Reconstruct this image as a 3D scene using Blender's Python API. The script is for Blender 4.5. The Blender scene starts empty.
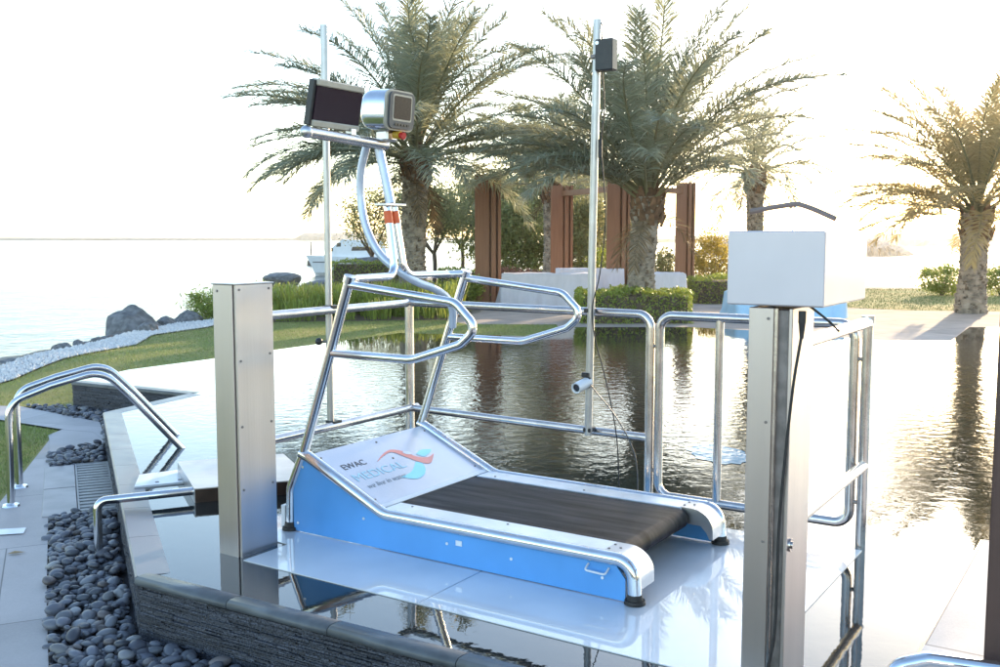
import bpy, math, random
import numpy as np
from mathutils import Vector, Matrix, Euler

SC = bpy.context.scene
COL = SC.collection
R = math.radians
rnd = random.Random(7)

# ------------------------------------------------------------------ camera
cam_d = bpy.data.cameras.new('camera')
cam = bpy.data.objects.new('camera', cam_d)
COL.objects.link(cam)
cam.location = (0, 0, 1.5)
cam.rotation_euler = (math.pi / 2 - math.atan(0.0955), 0, 0)
cam_d.sensor_fit = 'HORIZONTAL'
cam_d.sensor_width = 36
cam_d.lens = 36
cam_d.clip_start = 0.05
cam_d.clip_end = 20000
SC.camera = cam

# ------------------------------------------------------------------ sky, sun, exposure
SUN_AZ, SUN_EL = R(30), R(11.5)          # azimuth measured from +Y towards +X
world = bpy.data.worlds.new('World')
SC.world = world
world.use_nodes = True
wn = world.node_tree
wn.nodes.clear()
wo = wn.nodes.new('ShaderNodeOutputWorld')
wb = wn.nodes.new('ShaderNodeBackground')
ws = wn.nodes.new('ShaderNodeTexSky')
ws.sky_type = 'NISHITA'
ws.sun_disc = False
ws.sun_elevation = SUN_EL
ws.sun_rotation = SUN_AZ
ws.air_density = 1.0
ws.dust_density = .65
ws.ozone_density = 1.4
wb.inputs['Strength'].default_value = 0.15
wn.links.new(ws.outputs[0], wb.inputs['Color'])
wn.links.new(wb.outputs[0], wo.inputs['Surface'])

sun_d = bpy.data.lights.new('sun', 'SUN')
sun_d.energy = 2.2
sun_d.angle = R(0.6)
sun_d.color = (1.0, 0.76, 0.48)
sun = bpy.data.objects.new('sun', sun_d)
COL.objects.link(sun)
sd = Vector((math.sin(SUN_AZ) * math.cos(SUN_EL), math.cos(SUN_AZ) * math.cos(SUN_EL), math.sin(SUN_EL)))
sun.rotation_euler = sd.to_track_quat('Z', 'Y').to_euler()

SC.view_settings.view_transform = 'Standard'
SC.view_settings.look = 'None'
SC.view_settings.gamma = 1
SC.view_settings.exposure = 2.05
SC.cycles.max_bounces = 8
SC.cycles.caustics_reflective = False
SC.cycles.caustics_refractive = False

# ------------------------------------------------------------------ materials
MATS = {}


def mat(name, col=(.5, .5, .5), rough=.5, metal=0.0, spec=.5, coat=0.0, ior=None, var=0.0, vscale=8.0,
        bump=0.0, bscale=60.0, stretch=None, trans=0.0, isl=0.0, objr=0.0, col2=None, vdetail=4, rvar=0.0, tcol=None, ramp=None):
    if name in MATS:
        return MATS[name]
    m = bpy.data.materials.new(name)
    MATS[name] = m
    m.use_nodes = True
    nt = m.node_tree
    N, L = nt.nodes, nt.links
    b = N['Principled BSDF']
    b.inputs['Base Color'].default_value = (*col, 1)
    b.inputs['Roughness'].default_value = rough
    b.inputs['Metallic'].default_value = metal
    b.inputs['Specular IOR Level'].default_value = spec
    if ior:
        b.inputs['IOR'].default_value = ior
    if coat:
        b.inputs['Coat Weight'].default_value = coat
        b.inputs['Coat Roughness'].default_value = .02
    tc = N.new('ShaderNodeTexCoord')
    src = tc.outputs['Object']
    if stretch:
        mp = N.new('ShaderNodeMapping')
        mp.inputs['Scale'].default_value = stretch
        L.new(src, mp.inputs['Vector'])
        src = mp.outputs[0]
    fac = None
    if var or col2:
        n = N.new('ShaderNodeTexNoise')
        n.inputs['Scale'].default_value = vscale
        n.inputs['Detail'].default_value = vdetail
        L.new(src, n.inputs['Vector'])
        rp = N.new('ShaderNodeValToRGB')
        c2 = col2 or tuple(c * (1 - var) for c in col)
        c1 = col if col2 else tuple(min(1, c * (1 + var)) for c in col)
        rp.color_ramp.elements[0].position = .35
        rp.color_ramp.elements[1].position = .65
        rp.color_ramp.elements[0].color = (*c2, 1)
        rp.color_ramp.elements[1].color = (*c1, 1)
        L.new(n.outputs['Fac'], rp.inputs[0])
        out = rp.outputs[0]
        if rvar:
            mr = N.new('ShaderNodeMapRange')
            mr.inputs[3].default_value = max(0.02, rough - rvar)
            mr.inputs[4].default_value = rough + rvar
            L.new(n.outputs['Fac'], mr.inputs[0])
            L.new(mr.outputs[0], b.inputs['Roughness'])
    else:
        out = None
    if isl or objr:
        hsv = N.new('ShaderNodeHueSaturation')
        if out:
            L.new(out, hsv.inputs['Color'])
        else:
            hsv.inputs['Color'].default_value = (*col, 1)
        mr = N.new('ShaderNodeMapRange')
        amt = isl or objr
        mr.inputs[3].default_value = 1 - amt
        mr.inputs[4].default_value = 1 + amt
        if isl:
            g = N.new('ShaderNodeNewGeometry')
            ro = g.outputs['Random Per Island']
            if objr:
                oi = N.new('ShaderNodeObjectInfo')
                ad = N.new('ShaderNodeMath'); ad.operation = 'ADD'
                fr = N.new('ShaderNodeMath'); fr.operation = 'FRACT'
                L.new(ro, ad.inputs[0]); L.new(oi.outputs['Random'], ad.inputs[1]); L.new(ad.outputs[0], fr.inputs[0])
                ro = fr.outputs[0]
        else:
            oi = N.new('ShaderNodeObjectInfo')
            ro = oi.outputs['Random']
        L.new(ro, mr.inputs[0])
        L.new(mr.outputs[0], hsv.inputs['Value'])
        if ramp:
            rp2 = N.new('ShaderNodeValToRGB')
            rp2.color_ramp.interpolation = 'CONSTANT'
            el_ = rp2.color_ramp.elements
            while len(el_) < len(ramp):
                el_.new(.5)
            for q_, (ps_, c_) in enumerate(ramp):
                el_[q_].position = ps_
                el_[q_].color = (*c_, 1)
            mu = N.new('ShaderNodeMath'); mu.operation = 'MULTIPLY'; mu.inputs[1].default_value = 7.31
            f2 = N.new('ShaderNodeMath'); f2.operation = 'FRACT'
            L.new(ro, mu.inputs[0]); L.new(mu.outputs[0], f2.inputs[0]); L.new(f2.outputs[0], rp2.inputs[0])
            L.new(rp2.outputs[0], hsv.inputs['Color'])
        out = hsv.outputs[0]
    if out:
        L.new(out, b.inputs['Base Color'])
    if bump:
        n2 = N.new('ShaderNodeTexNoise')
        n2.inputs['Scale'].default_value = bscale
        n2.inputs['Detail'].default_value = 5
        L.new(src, n2.inputs['Vector'])
        bp = N.new('ShaderNodeBump')
        bp.inputs['Strength'].default_value = bump
        bp.inputs['Distance'].default_value = .02
        L.new(n2.outputs['Fac'], bp.inputs['Height'])
        L.new(bp.outputs[0], b.inputs['Normal'])
    if trans:
        tr = N.new('ShaderNodeBsdfTranslucent')
        if out:
            L.new(out, tr.inputs['Color'])
        else:
            tr.inputs['Color'].default_value = (*col, 1)
        if tcol:
            for l_ in list(tr.inputs['Color'].links):
                L.remove(l_)
            tr.inputs['Color'].default_value = (*tcol, 1)
        mx = N.new('ShaderNodeMixShader')
        mx.inputs[0].default_value = trans
        L.new(b.outputs[0], mx.inputs[1])
        L.new(tr.outputs[0], mx.inputs[2])
        L.new(mx.outputs[0], N['Material Output'].inputs['Surface'])
    return m


M_TUBE = mat('polished_steel', (.72, .72, .74), .13, 1.0, var=.06, vscale=9, rvar=.05, bump=.02, bscale=40)
M_TUBEW = mat('worn_steel', (.58, .53, .50), .22, 1.0, var=.10, vscale=14, rvar=.08, bump=.03, bscale=60)
M_BRUSH = mat('brushed_steel', (.56, .50, .485), .40, 1.0, var=.06, vscale=6, bump=.05, bscale=90, stretch=(1, 1, .04), rvar=.06)
M_PLATE = mat('steel_plate', (.58, .57, .58), .32, 1.0, var=.05, vscale=5, bump=.04, bscale=40, rvar=.06)
M_ALU = mat('pale_aluminium', (.80, .82, .86), .34, .85, var=.05, vscale=12, bump=.03, bscale=60)
M_BLUE = mat('blue_laminate', (.10, .335, .72), .35, 0, coat=.15, var=.07, vscale=3, vdetail=8, rvar=.12)
M_BELT = mat('belt_rubber', (.007, .006, .007), .5, 0, spec=.12, col2=(.030, .026, .030), vscale=3.2, bump=.15, bscale=140, stretch=(.8, 7, 1), rvar=.16, vdetail=7)
M_BLACK = mat('black_plastic', (.018, .018, .02), .4, var=.2, vscale=30)
M_RUBBER = mat('black_rubber', (.02, .018, .018), .6, var=.3, vscale=40)
M_DARKSTEEL = mat('dark_recess', (.24, .21, .20), .5, .5, var=.2, vscale=20)
M_SCREEN = mat('dark_screen', (.026, .011, .020), .2, 0, spec=.2)
M_BEZEL = mat('grey_bezel', (.10, .10, .105), .4, spec=.3, var=.1, vscale=20)
M_BEIGE = mat('beige_trim', (.48, .43, .35), .4, var=.06, vscale=20)
M_LCD = mat('lcd_screen', (.06, .042, .036), .3, spec=.15, var=.25, vscale=60, stretch=(1, 1, 4))
M_RED = mat('red_button', (.55, .02, .02), .35)
M_YEL = mat('yellow_ring', (.6, .36, .03), .4)
M_ORANGE = mat('orange_band', (.78, .13, .03), .45, var=.06, vscale=40)
M_WHITE = mat('white_paint', (.72, .73, .76), .35, var=.04, vscale=5, coat=.2)
M_GALV = mat('galvanised_pole', (.46, .45, .45), .34, .8, var=.08, vscale=10, bump=.03, bscale=60)
M_CONDUIT = mat('pale_conduit', (.60, .66, .78), .3, .3, var=.04, vscale=20)
M_CORTEN = mat('brown_timber', (.27, .115, .058), .45, var=.10, vscale=3, stretch=(6, 6, .5), bump=.06, bscale=30)
M_CLOTH = mat('white_cloth', (.70, .655, .70), .9, var=.04, vscale=6, bump=1.0, bscale=3.5, stretch=(1.6, 1.6, .5))
M_TARP = mat('blue_tarp', (.42, .66, .88), .5, var=.05, vscale=4)
M_LETTER = mat('dark_lettering', (.06, .06, .07), .4)
M_LETTERB = mat('pale_blue_lettering', (.45, .72, .86), .35)
M_CORAL = mat('coral_print', (.85, .30, .24), .35)
M_AQUA = mat('aqua_print', (.32, .78, .90), .35)
M_TAG = mat('script_print', (.30, .33, .38), .4)
M_PEB = mat('pebble_stone', (.082, .084, .104), .42, var=.25, vscale=10, isl=.45, objr=.5, ramp=[(0, (.10, .102, .122)), (.35, (.135, .137, .155)), (.62, (.07, .07, .085)), (.80, (.15, .125, .118)), (.90, (.22, .215, .22))], bump=.08, bscale=60)
M_PEBBED = mat('dark_bed', (.02, .02, .025), .8, var=.3, vscale=30)
M_SLATE = mat('slate_strip', (.050, .053, .068), .5, isl=.45, var=.75, vscale=130, bump=.5, bscale=120, vdetail=6)
M_COPE = mat('wet_coping', (.135, .125, .14), .32, var=.12, vscale=7, bump=.03, bscale=60, rvar=.1)
M_COPED = mat('dark_coping', (.10, .108, .115), .38, var=.2, vscale=9, bump=.05, bscale=60, rvar=.1)
M_ROCK = mat('grey_rock', (.17, .165, .165), .75, var=.35, vscale=4, bump=.7, bscale=6)
M_GRAVEL = mat('white_gravel', (.68, .65, .63), .9, spec=.15, var=.06, vscale=10, isl=.12)
M_MULCH = mat('brown_mulch', (.14, .085, .06), .9, var=.35, vscale=12, bump=.6, bscale=30)
M_SAND = mat('sandy_soil', (.30, .25, .20), .9, var=.2, vscale=1.5, bump=.4, bscale=6)
M_LAWN = mat('lawn_turf', (.24, .265, .085), .85, spec=.2, col2=(.35, .30, .11), vscale=.9, bump=.6, bscale=70, vdetail=8)
M_BLADE = mat('grass_blade', (.24, .29, .08), .5, isl=.4, trans=.3)
M_HEDGE = mat('hedge_leaf', (.26, .32, .065), .42, isl=.4, trans=.4, tcol=(.34, .38, .06))
M_BUSH = mat('bush_leaf', (.27, .29, .11), .45, isl=.4, trans=.4, tcol=(.36, .36, .14))
M_SUNLIT_LEAF = mat('sunlit_gold_leaf', (.36, .28, .06), .5, isl=.35, trans=.5, tcol=(.52, .40, .07))  # low sun's orange glow painted into the leaf colour
M_STRAP = mat('strap_leaf', (.25, .31, .07), .4, isl=.4, trans=.4, tcol=(.40, .44, .08))
M_TREE = mat('tree_leaf', (.25, .26, .115), .5, isl=.4, trans=.4, tcol=(.34, .32, .14))
M_FLOW = mat('flower_leaf', (.36, .17, .12), .6, isl=.4, trans=.3)
M_TWIG = mat('twig_bark', (.10, .075, .055), .85, var=.3, vscale=20)
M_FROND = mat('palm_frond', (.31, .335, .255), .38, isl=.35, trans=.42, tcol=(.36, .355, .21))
M_FROND_BACKLIT = mat('backlit_palm_frond', (.30, .265, .16), .4, isl=.35, trans=.5, tcol=(.60, .46, .20))  # frond copy with the warm backlight put into its colour
M_RACHIS = mat('palm_rib', (.20, .19, .10), .5, var=.2, vscale=4)
M_DRY = mat('dry_frond', (.22, .155, .085), .7, isl=.35, trans=.25)
M_TRUNK = mat('palm_trunk', (.34, .275, .215), .9, var=.4, vscale=7, bump=.8, bscale=16, isl=.25)
M_FIBRE_SHADE = mat('trunk_fibre_shade', (.17, .125, .09), .95, var=.35, vscale=14, bump=.5, bscale=40)  # brown fibre, with the shade of the gaps painted in
M_TRUNKD = mat('palm_boot', (.16, .085, .045), .85, var=.35, vscale=9, isl=.35, bump=.4, bscale=25)
M_HULL = mat('white_hull', (.75, .76, .78), .3, var=.03, vscale=2)
M_GLASS = mat('tinted_glass', (.03, .04, .05), .1)
M_LANDFAR = mat('far_rock', (.40, .31, .26), .9, var=.25, vscale=.15, bump=.5, bscale=.8)
M_GRATE = mat('grate_slat', (.30, .29, .29), .5, var=.1, vscale=20)
M_LEAF = mat('dry_leaf', (.34, .22, .10), .7, var=.2, vscale=40)


def paving_mat(name, col, mortar, bw, bh, rot=0, rough=.5, msize=.006, var=.12):
    m = bpy.data.materials.new(name)
    m.use_nodes = True
    N, L = m.node_tree.nodes, m.node_tree.links
    b = N['Principled BSDF']
    tc = N.new('ShaderNodeTexCoord')
    mp = N.new('ShaderNodeMapping'); mp.inputs['Rotation'].default_value = (0, 0, rot)
    L.new(tc.outputs['Object'], mp.inputs['Vector'])
    br = N.new('ShaderNodeTexBrick')
    br.inputs['Scale'].default_value = 1
    br.inputs['Brick Width'].default_value = bw
    br.inputs['Row Height'].default_value = bh
    br.inputs['Mortar Size'].default_value = msize
    br.inputs['Color1'].default_value = (*[c * (1 - var) for c in col], 1)
    br.inputs['Color2'].default_value = (*[c * (1 + var) for c in col], 1)
    br.inputs['Mortar'].default_value = (*mortar, 1)
    L.new(mp.outputs[0], br.inputs['Vector'])
    n = N.new('ShaderNodeTexNoise'); n.inputs['Scale'].default_value = 2.2; n.inputs['Detail'].default_value = 8
    L.new(tc.outputs['Object'], n.inputs['Vector'])
    n2 = N.new('ShaderNodeTexNoise'); n2.inputs['Scale'].default_value = 90; n2.inputs['Detail'].default_value = 3
    L.new(tc.outputs['Object'], n2.inputs['Vector'])
    ad = N.new('ShaderNodeMath'); ad.operation = 'MULTIPLY_ADD'
    ad.inputs[1].default_value = .35
    L.new(n2.outputs['Fac'], ad.inputs[0]); L.new(n.outputs['Fac'], ad.inputs[2])
    mr = N.new('ShaderNodeMapRange')
    mr.inputs[1].default_value = .35; mr.inputs[2].default_value = 1.0
    mr.inputs[3].default_value = .78; mr.inputs[4].default_value = 1.2
    L.new(ad.outputs[0], mr.inputs[0])
    hsv = N.new('ShaderNodeHueSaturation')
    L.new(br.outputs['Color'], hsv.inputs['Color']); L.new(mr.outputs[0], hsv.inputs['Value'])
    L.new(hsv.outputs[0], b.inputs['Base Color'])
    b.inputs['Roughness'].default_value = rough
    b.inputs['Specular IOR Level'].default_value = .12 if rough > .7 else .4
    bp = N.new('ShaderNodeBump'); bp.inputs['Strength'].default_value = .15; bp.inputs['Distance'].default_value = .004
    L.new(n2.outputs['Fac'], bp.inputs['Height']); L.new(bp.outputs[0], b.inputs['Normal'])
    return m


def water_mat(name, col, s1, b1, s2=None, b2=0.0, mask_c=None, mask_r=None, rough=.012, dist=.05, ior=1.333):
    """still water: dark body, mirror surface, ripples that fade away from a centre (a breeze patch)"""
    m = bpy.data.materials.new(name)
    m.use_nodes = True
    N, L = m.node_tree.nodes, m.node_tree.links
    b = N['Principled BSDF']
    b.inputs['Base Color'].default_value = (*col, 1)
    b.inputs['Roughness'].default_value = rough
    b.inputs['IOR'].default_value = ior
    tc = N.new('ShaderNodeTexCoord')
    n = N.new('ShaderNodeTexNoise'); n.inputs['Scale'].default_value = s1; n.inputs['Detail'].default_value = 3
    n.inputs['Distortion'].default_value = .4
    L.new(tc.outputs['Object'], n.inputs['Vector'])
    h = n.outputs['Fac']
    if s2:
        n2 = N.new('ShaderNodeTexNoise'); n2.inputs['Scale'].default_value = s2; n2.inputs['Detail'].default_value = 2
        L.new(tc.outputs['Object'], n2.inputs['Vector'])
        ma = N.new('ShaderNodeMath'); ma.operation = 'MULTIPLY_ADD'; ma.inputs[1].default_value = b2
        L.new(n2.outputs['Fac'], ma.inputs[0]); L.new(h, ma.inputs[2])
        h = ma.outputs[0]
    bp = N.new('ShaderNodeBump'); bp.inputs['Distance'].default_value = dist
    bp.inputs['Strength'].default_value = b1
    if mask_c:
        vd = N.new('ShaderNodeVectorMath'); vd.operation = 'DISTANCE'
        vd.inputs[1].default_value = tuple(c * k for c, k in zip(mask_c, (.45, .75, 1)))
        ms = N.new('ShaderNodeVectorMath'); ms.operation = 'MULTIPLY'
        ms.inputs[1].default_value = (.45, .75, 1)
        L.new(tc.outputs['Object'], ms.inputs[0])
        L.new(ms.outputs[0], vd.inputs[0])
        n3 = N.new('ShaderNodeTexNoise'); n3.inputs['Scale'].default_value = .5
        L.new(tc.outputs['Object'], n3.inputs['Vector'])
        ma3 = N.new('ShaderNodeMath'); ma3.operation = 'MULTIPLY_ADD'; ma3.inputs[1].default_value = 1.6
        L.new(n3.outputs['Fac'], ma3.inputs[0]); L.new(vd.outputs['Value'], ma3.inputs[2])
        mr = N.new('ShaderNodeMapRange'); mr.interpolation_type = 'SMOOTHSTEP'
        mr.inputs[1].default_value = mask_r[0] + .8; mr.inputs[2].default_value = mask_r[1] + .8
        mr.inputs[3].default_value = b1; mr.inputs[4].default_value = b1 * .06
        L.new(ma3.outputs[0], mr.inputs[0])
        L.new(mr.outputs[0], bp.inputs['Strength'])
    L.new(h, bp.inputs['Height'])
    L.new(bp.outputs[0], b.inputs['Normal'])
    return m


# ------------------------------------------------------------------ mesh builder
def basis_from(d):
    d = Vector(d).normalized()
    a = Vector((0, 0, 1)) if abs(d.z) < .9 else Vector((1, 0, 0))
    x = a.cross(d).normalized()
    return x, d.cross(x).normalized(), d


class MB:
    def __init__(s):
        s.v, s.f, s.sm = [], [], []

    def add(s, vs, fs, smooth=False):
        o = len(s.v)
        s.v += [tuple(p) for p in vs]
        s.f += [tuple(i + o for i in f) for f in fs]
        s.sm += [smooth] * len(fs)
        return s

    def box(s, lo, hi, mx=None):
        (x0, y0, z0), (x1, y1, z1) = lo, hi
        p = [Vector(q) for q in ((x0, y0, z0), (x1, y0, z0), (x1, y1, z0), (x0, y1, z0), (x0, y0, z1), (x1, y0, z1), (x1, y1, z1), (x0, y1, z1))]
        if mx:
            p = [mx @ q for q in p]
        return s.add(p, [(0, 3, 2, 1), (4, 5, 6, 7), (0, 1, 5, 4), (1, 2, 6, 5), (2, 3, 7, 6), (3, 0, 4, 7)])

    def rbox(s, lo, hi, r=.004, mx=None):
        """box with chamfered edges"""
        lo, hi = Vector(lo), Vector(hi)
        c = (lo + hi) / 2
        h = (hi - lo) / 2
        r = min(r, h.x * .9, h.y * .9, h.z * .9)
        vs, idx = [], {}
        for sx in (-1, 1):
            for sy in (-1, 1):
                for sz in (-1, 1):
                    for k in range(3):
                        q = Vector((sx * (h.x - (0 if k == 0 else r)), sy * (h.y - (0 if k == 1 else r)), sz * (h.z - (0 if k == 2 else r)))) + c
                        idx[sx, sy, sz, k] = len(vs)
                        vs.append(mx @ q if mx else q)
        fs = []
        I = lambda a, b, c_, k: idx[a, b, c_, k]
        for g in (-1, 1):
            f = [I(g, -1, -1, 0), I(g, 1, -1, 0), I(g, 1, 1, 0), I(g, -1, 1, 0)]
            fs.append(f if g > 0 else f[::-1])
            f = [I(-1, g, -1, 1), I(-1, g, 1, 1), I(1, g, 1, 1), I(1, g, -1, 1)]
            fs.append(f if g > 0 else f[::-1])
            f = [I(-1, -1, g, 2), I(1, -1, g, 2), I(1, 1, g, 2), I(-1, 1, g, 2)]
            fs.append(f if g > 0 else f[::-1])
        for a in (-1, 1):
            for b in (-1, 1):
                f = [I(a, b, -1, 0), I(a, b, 1, 0), I(a, b, 1, 1), I(a, b, -1, 1)]
                fs.append(f if a * b < 0 else f[::-1])
                f = [I(a, -1, b, 0), I(a, 1, b, 0), I(a, 1, b, 2), I(a, -1, b, 2)]
                fs.append(f if a * b > 0 else f[::-1])
                f = [I(-1, a, b, 1), I(1, a, b, 1), I(1, a, b, 2), I(-1, a, b, 2)]
                fs.append(f if a * b < 0 else f[::-1])
                for c_ in (-1, 1):
                    f = [I(a, b, c_, 0), I(a, b, c_, 1), I(a, b, c_, 2)]
                    fs.append(f if a * b * c_ > 0 else f[::-1])
        return s.add(vs, fs)

    def tube(s, path, r, seg=14, cap=True, radii=None):
        P = [Vector(p) for p in path]
        n = len(P)
        T = [(P[min(i + 1, n - 1)] - P[max(i - 1, 0)]).normalized() for i in range(n)]
        x, y, _ = basis_from(T[0])
        vs, fs = [], []
        for i in range(n):
            if i:
                ax = T[i - 1].cross(T[i])
                if ax.length > 1e-7:
                    q = Matrix.Rotation(T[i - 1].angle(T[i]), 3, ax.normalized())
                    x = q @ x
                    y = q @ y
            rr = radii[i] if radii else r
            # widen at mitres
            for k in range(seg):
                a = 2 * math.pi * k / seg
                vs.append(P[i] + (x * math.cos(a) + y * math.sin(a)) * rr)
        for i in range(n - 1):
            for k in range(seg):
                a, b = i * seg + k, i * seg + (k + 1) % seg
                fs.append((a, b, b + seg, a + seg))
        s.add(vs, fs, True)
        if cap:
            s.add(vs[:seg], [tuple(range(seg))[::-1]])
            s.add(vs[-seg:], [tuple(range(seg))])
        return s

    def cyl(s, a, b, r, seg=20, r2=None):
        return s.tube([a, b], r, seg, True, [r, r if r2 is None else r2])

    def prism(s, poly, z0, z1, mx=None):
        n = len(poly)
        vs = [Vector((p[0], p[1], z0)) for p in poly] + [Vector((p[0], p[1], z1)) for p in poly]
        if mx:
            vs = [mx @ q for q in vs]
        return s.add(vs, [tuple(range(n))[::-1], tuple(range(n, 2 * n))] + [(i, (i + 1) % n, n + (i + 1) % n, n + i) for i in range(n)])

    def flat(s, poly, z=0.0, mx=None):
        vs = [Vector((p[0], p[1], p[2] if len(p) > 2 else z)) for p in poly]
        if mx:
            vs = [mx @ q for q in vs]
        return s.add(vs, [tuple(range(len(vs)))])

    def ball(s, c, r, seg=14, rings=8, mx=None):
        if not hasattr(r, '__len__'):
            r = (r, r, r)
        vs, fs = [], []
        for i in range(rings + 1):
            th = math.pi * i / rings
            for k in range(seg):
                a = 2 * math.pi * k / seg
                q = Vector((r[0] * math.sin(th) * math.cos(a), r[1] * math.sin(th) * math.sin(a), r[2] * math.cos(th)))
                if mx:
                    q = mx @ q
                vs.append(q + Vector(c))
        for i in range(rings):
            for k in range(seg):
                fs.append((i * seg + k, (i + 1) * seg + k, (i + 1) * seg + (k + 1) % seg, i * seg + (k + 1) % seg))
        return s.add(vs, fs, True)

    def mesh(s, name, m):
        me = bpy.data.meshes.new(name)
        me.from_pydata([tuple(p) for p in s.v], [], s.f)
        me.polygons.foreach_set('use_smooth', s.sm)
        me.materials.append(m)
        me.update()
        return me

    def obj(s, name, m, parent=None, loc=None, rotz=0.0):
        o = bpy.data.objects.new(name, s.mesh(name, m))
        COL.objects.link(o)
        if parent:
            o.parent = parent
        if loc is not None:
            o.location = loc
            o.rotation_euler = (0, 0, rotz)
        return o


def np_obj(name, V, F, m, parent=None, smooth=False, loc=None):
    """mesh from numpy arrays: V (n,3), F (k,3) or (k,4)"""
    me = bpy.data.meshes.new(name)
    V = np.asarray(V, dtype=np.float32)
    F = np.asarray(F, dtype=np.int32)
    k = F.shape[1]
    me.vertices.add(len(V)); me.vertices.foreach_set('co', V.ravel())
    me.loops.add(F.size); me.loops.foreach_set('vertex_index', F.ravel())
    me.polygons.add(len(F))
    me.polygons.foreach_set('loop_start', np.arange(0, F.size, k, dtype=np.int32))
    me.polygons.foreach_set('use_smooth', np.full(len(F), smooth))
    me.materials.append(m)
    me.update(calc_edges=True)
    me.validate()
    o = bpy.data.objects.new(name, me)
    COL.objects.link(o)
    if parent:
        o.parent = parent
    if loc is not None:
        o.location = loc
    return o


def tag(o, label, cat, group=None, kind='thing'):
    o['label'] = label
    o['category'] = cat
    o['kind'] = kind
    if group:
        o['group'] = group
    return o


def thing(name, label, cat, loc=(0, 0, 0), rotz=0.0, group=None):
    o = bpy.data.objects.new(name, None)
    o.empty_display_size = .1
    COL.objects.link(o)
    o.location = loc
    o.rotation_euler = (0, 0, rotz)
    return tag(o, label, cat, group)


def struct(o, kind='structure'):
    o['kind'] = kind
    return o


def fillet(pts, r, n=7):
    """polyline with rounded corners; r one radius or one per inner point"""
    P = [Vector(p) for p in pts]
    out = [P[0]]
    for i in range(1, len(P) - 1):
        rr = r[i - 1] if hasattr(r, '__len__') else r
        a, b, c = P[i - 1], P[i], P[i + 1]
        d1, d2 = (a - b).normalized(), (c - b).normalized()
        ang = d1.angle(d2)
        if rr <= 0 or ang > 3.1:
            out.append(b)
            continue
        t = min(rr / math.tan(ang / 2), (a - b).length * .48, (c - b).length * .48)
        p, q = b + d1 * t, b + d2 * t
        re = t * math.tan(ang / 2)
        cen = b + (d1 + d2).normalized() * math.hypot(t, re)
        u, w = p - cen, q - cen
        tot = u.angle(w)
        ax = u.cross(w).normalized()
        for k in range(n + 1):
            out.append(cen + Matrix.Rotation(tot * k / n, 3, ax) @ u)
    out.append(P[-1])
    return out


def smooth_path(pts, n=8):
    """Catmull-Rom through the points"""
    P = [Vector(p) for p in pts]
    P = [P[0] * 2 - P[1]] + P + [P[-1] * 2 - P[-2]]
    out = []
    for i in range(1, len(P) - 2):
        for k in range(n):
            t = k / n
            a, b, c, d = P[i - 1:i + 3]
            out.append(.5 * ((2 * b) + (c - a) * t + (2 * a - 5 * b + 4 * c - d) * t * t + (3 * b - a - 3 * c + d) * t ** 3))
    out.append(P[-2])
    return out


# ------------------------------------------------------------------ the treadmill's axes: s along it, t across it
ANG = math.atan2(-1.06, 1.635)
O0 = Vector((-1.0785, 5.0406, 0))
UU = Vector((math.cos(ANG), math.sin(ANG), 0))
VV = Vector((-math.sin(ANG), math.cos(ANG), 0))


def W(s, t, z=0.0):
    return O0 + UU * s + VV * t + Vector((0, 0, z))


def inside(poly, x, y):
    """vectorised point in polygon"""
    x, y = np.asarray(x, float), np.asarray(y, float)
    c = np.zeros(x.shape, bool)
    n = len(poly)
    for i in range(n):
        x1, y1 = poly[i][:2]
        x2, y2 = poly[(i + 1) % n][:2]
        if y1 == y2:
            continue
        k = ((y1 > y) != (y2 > y)) & (x < (x2 - x1) * (y - y1) / (y2 - y1) + x1)
        c ^= k
    return c


def dist_poly(poly, x, y):
    x, y = np.asarray(x, float), np.asarray(y, float)
    d = np.full(x.shape, 1e9)
    n = len(poly)
    for i in range(n):
        ax, ay = poly[i][:2]
        bx, by = poly[(i + 1) % n][:2]
        dx, dy = bx - ax, by - ay
        t = np.clip(((x - ax) * dx + (y - ay) * dy) / (dx * dx + dy * dy + 1e-12), 0, 1)
        d = np.minimum(d, np.hypot(x - ax - t * dx, y - ay - t * dy))
    return d


def sstep(a, b, x):
    t = np.clip((np.asarray(x, float) - a) / (b - a), 0, 1)
    return t * t * (3 - 2 * t)


def gh(x, y):
    """height of the ground: low walk on the left and round the camera, level with the pool beyond it"""
    x, y = np.asarray(x, float), np.asarray(y, float)
    return -.29 + .25 * np.maximum(sstep(10.3, 13.0, y), sstep(4.5, 6.5, x) * sstep(2, 6, y))


# ------------------------------------------------------------------ ground, sea, far land
LAND = [(-14, -40), (-11, 2), (-8.0, 9.6), (-6.75, 12), (-6.2, 14.2), (-6.2, 18), (-6.2, 24), (-5.4, 31), (-3, 40), (2, 47), (9, 47), (10.5, 34), (15, 31.5), (24, 31), (80, 34), (120, -40)]
gx = np.concatenate([np.arange(-26, 30, .5), np.arange(30, 130, 4)])
gy = np.concatenate([np.arange(-44, -2, 4), np.arange(-2, 56, .5)])
GX, GY = np.meshgrid(gx, gy)
ins = inside(LAND, GX, GY)
dd = dist_poly(LAND, GX, GY)
rr = np.random.RandomState(3)
GZ = gh(GX, GY) - .01
GZ = np.where(ins, GZ, np.maximum(GZ - dd * .45, -3.2)) + np.where(ins, 0, rr.normal(0, .05, GX.shape))
nx, ny = len(gx), len(gy)
ii = np.arange(nx * ny).reshape(ny, nx)
F = np.stack([ii[:-1, :-1], ii[:-1, 1:], ii[1:, 1:], ii[1:, :-1]], -1).reshape(-1, 4)
struct(np_obj('ground', np.stack([GX, GY, GZ], -1).reshape(-1, 3), F, M_SAND, smooth=True))

M_SEA = water_mat('sea_water', (.035, .06, .07), .5, .55, 3, .4, rough=.22, dist=.2)
struct(MB().flat([(-1900, -150), (1900, -150), (1900, 1900), (-1900, 1900)], -1.5).obj('sea', M_SEA))


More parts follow.
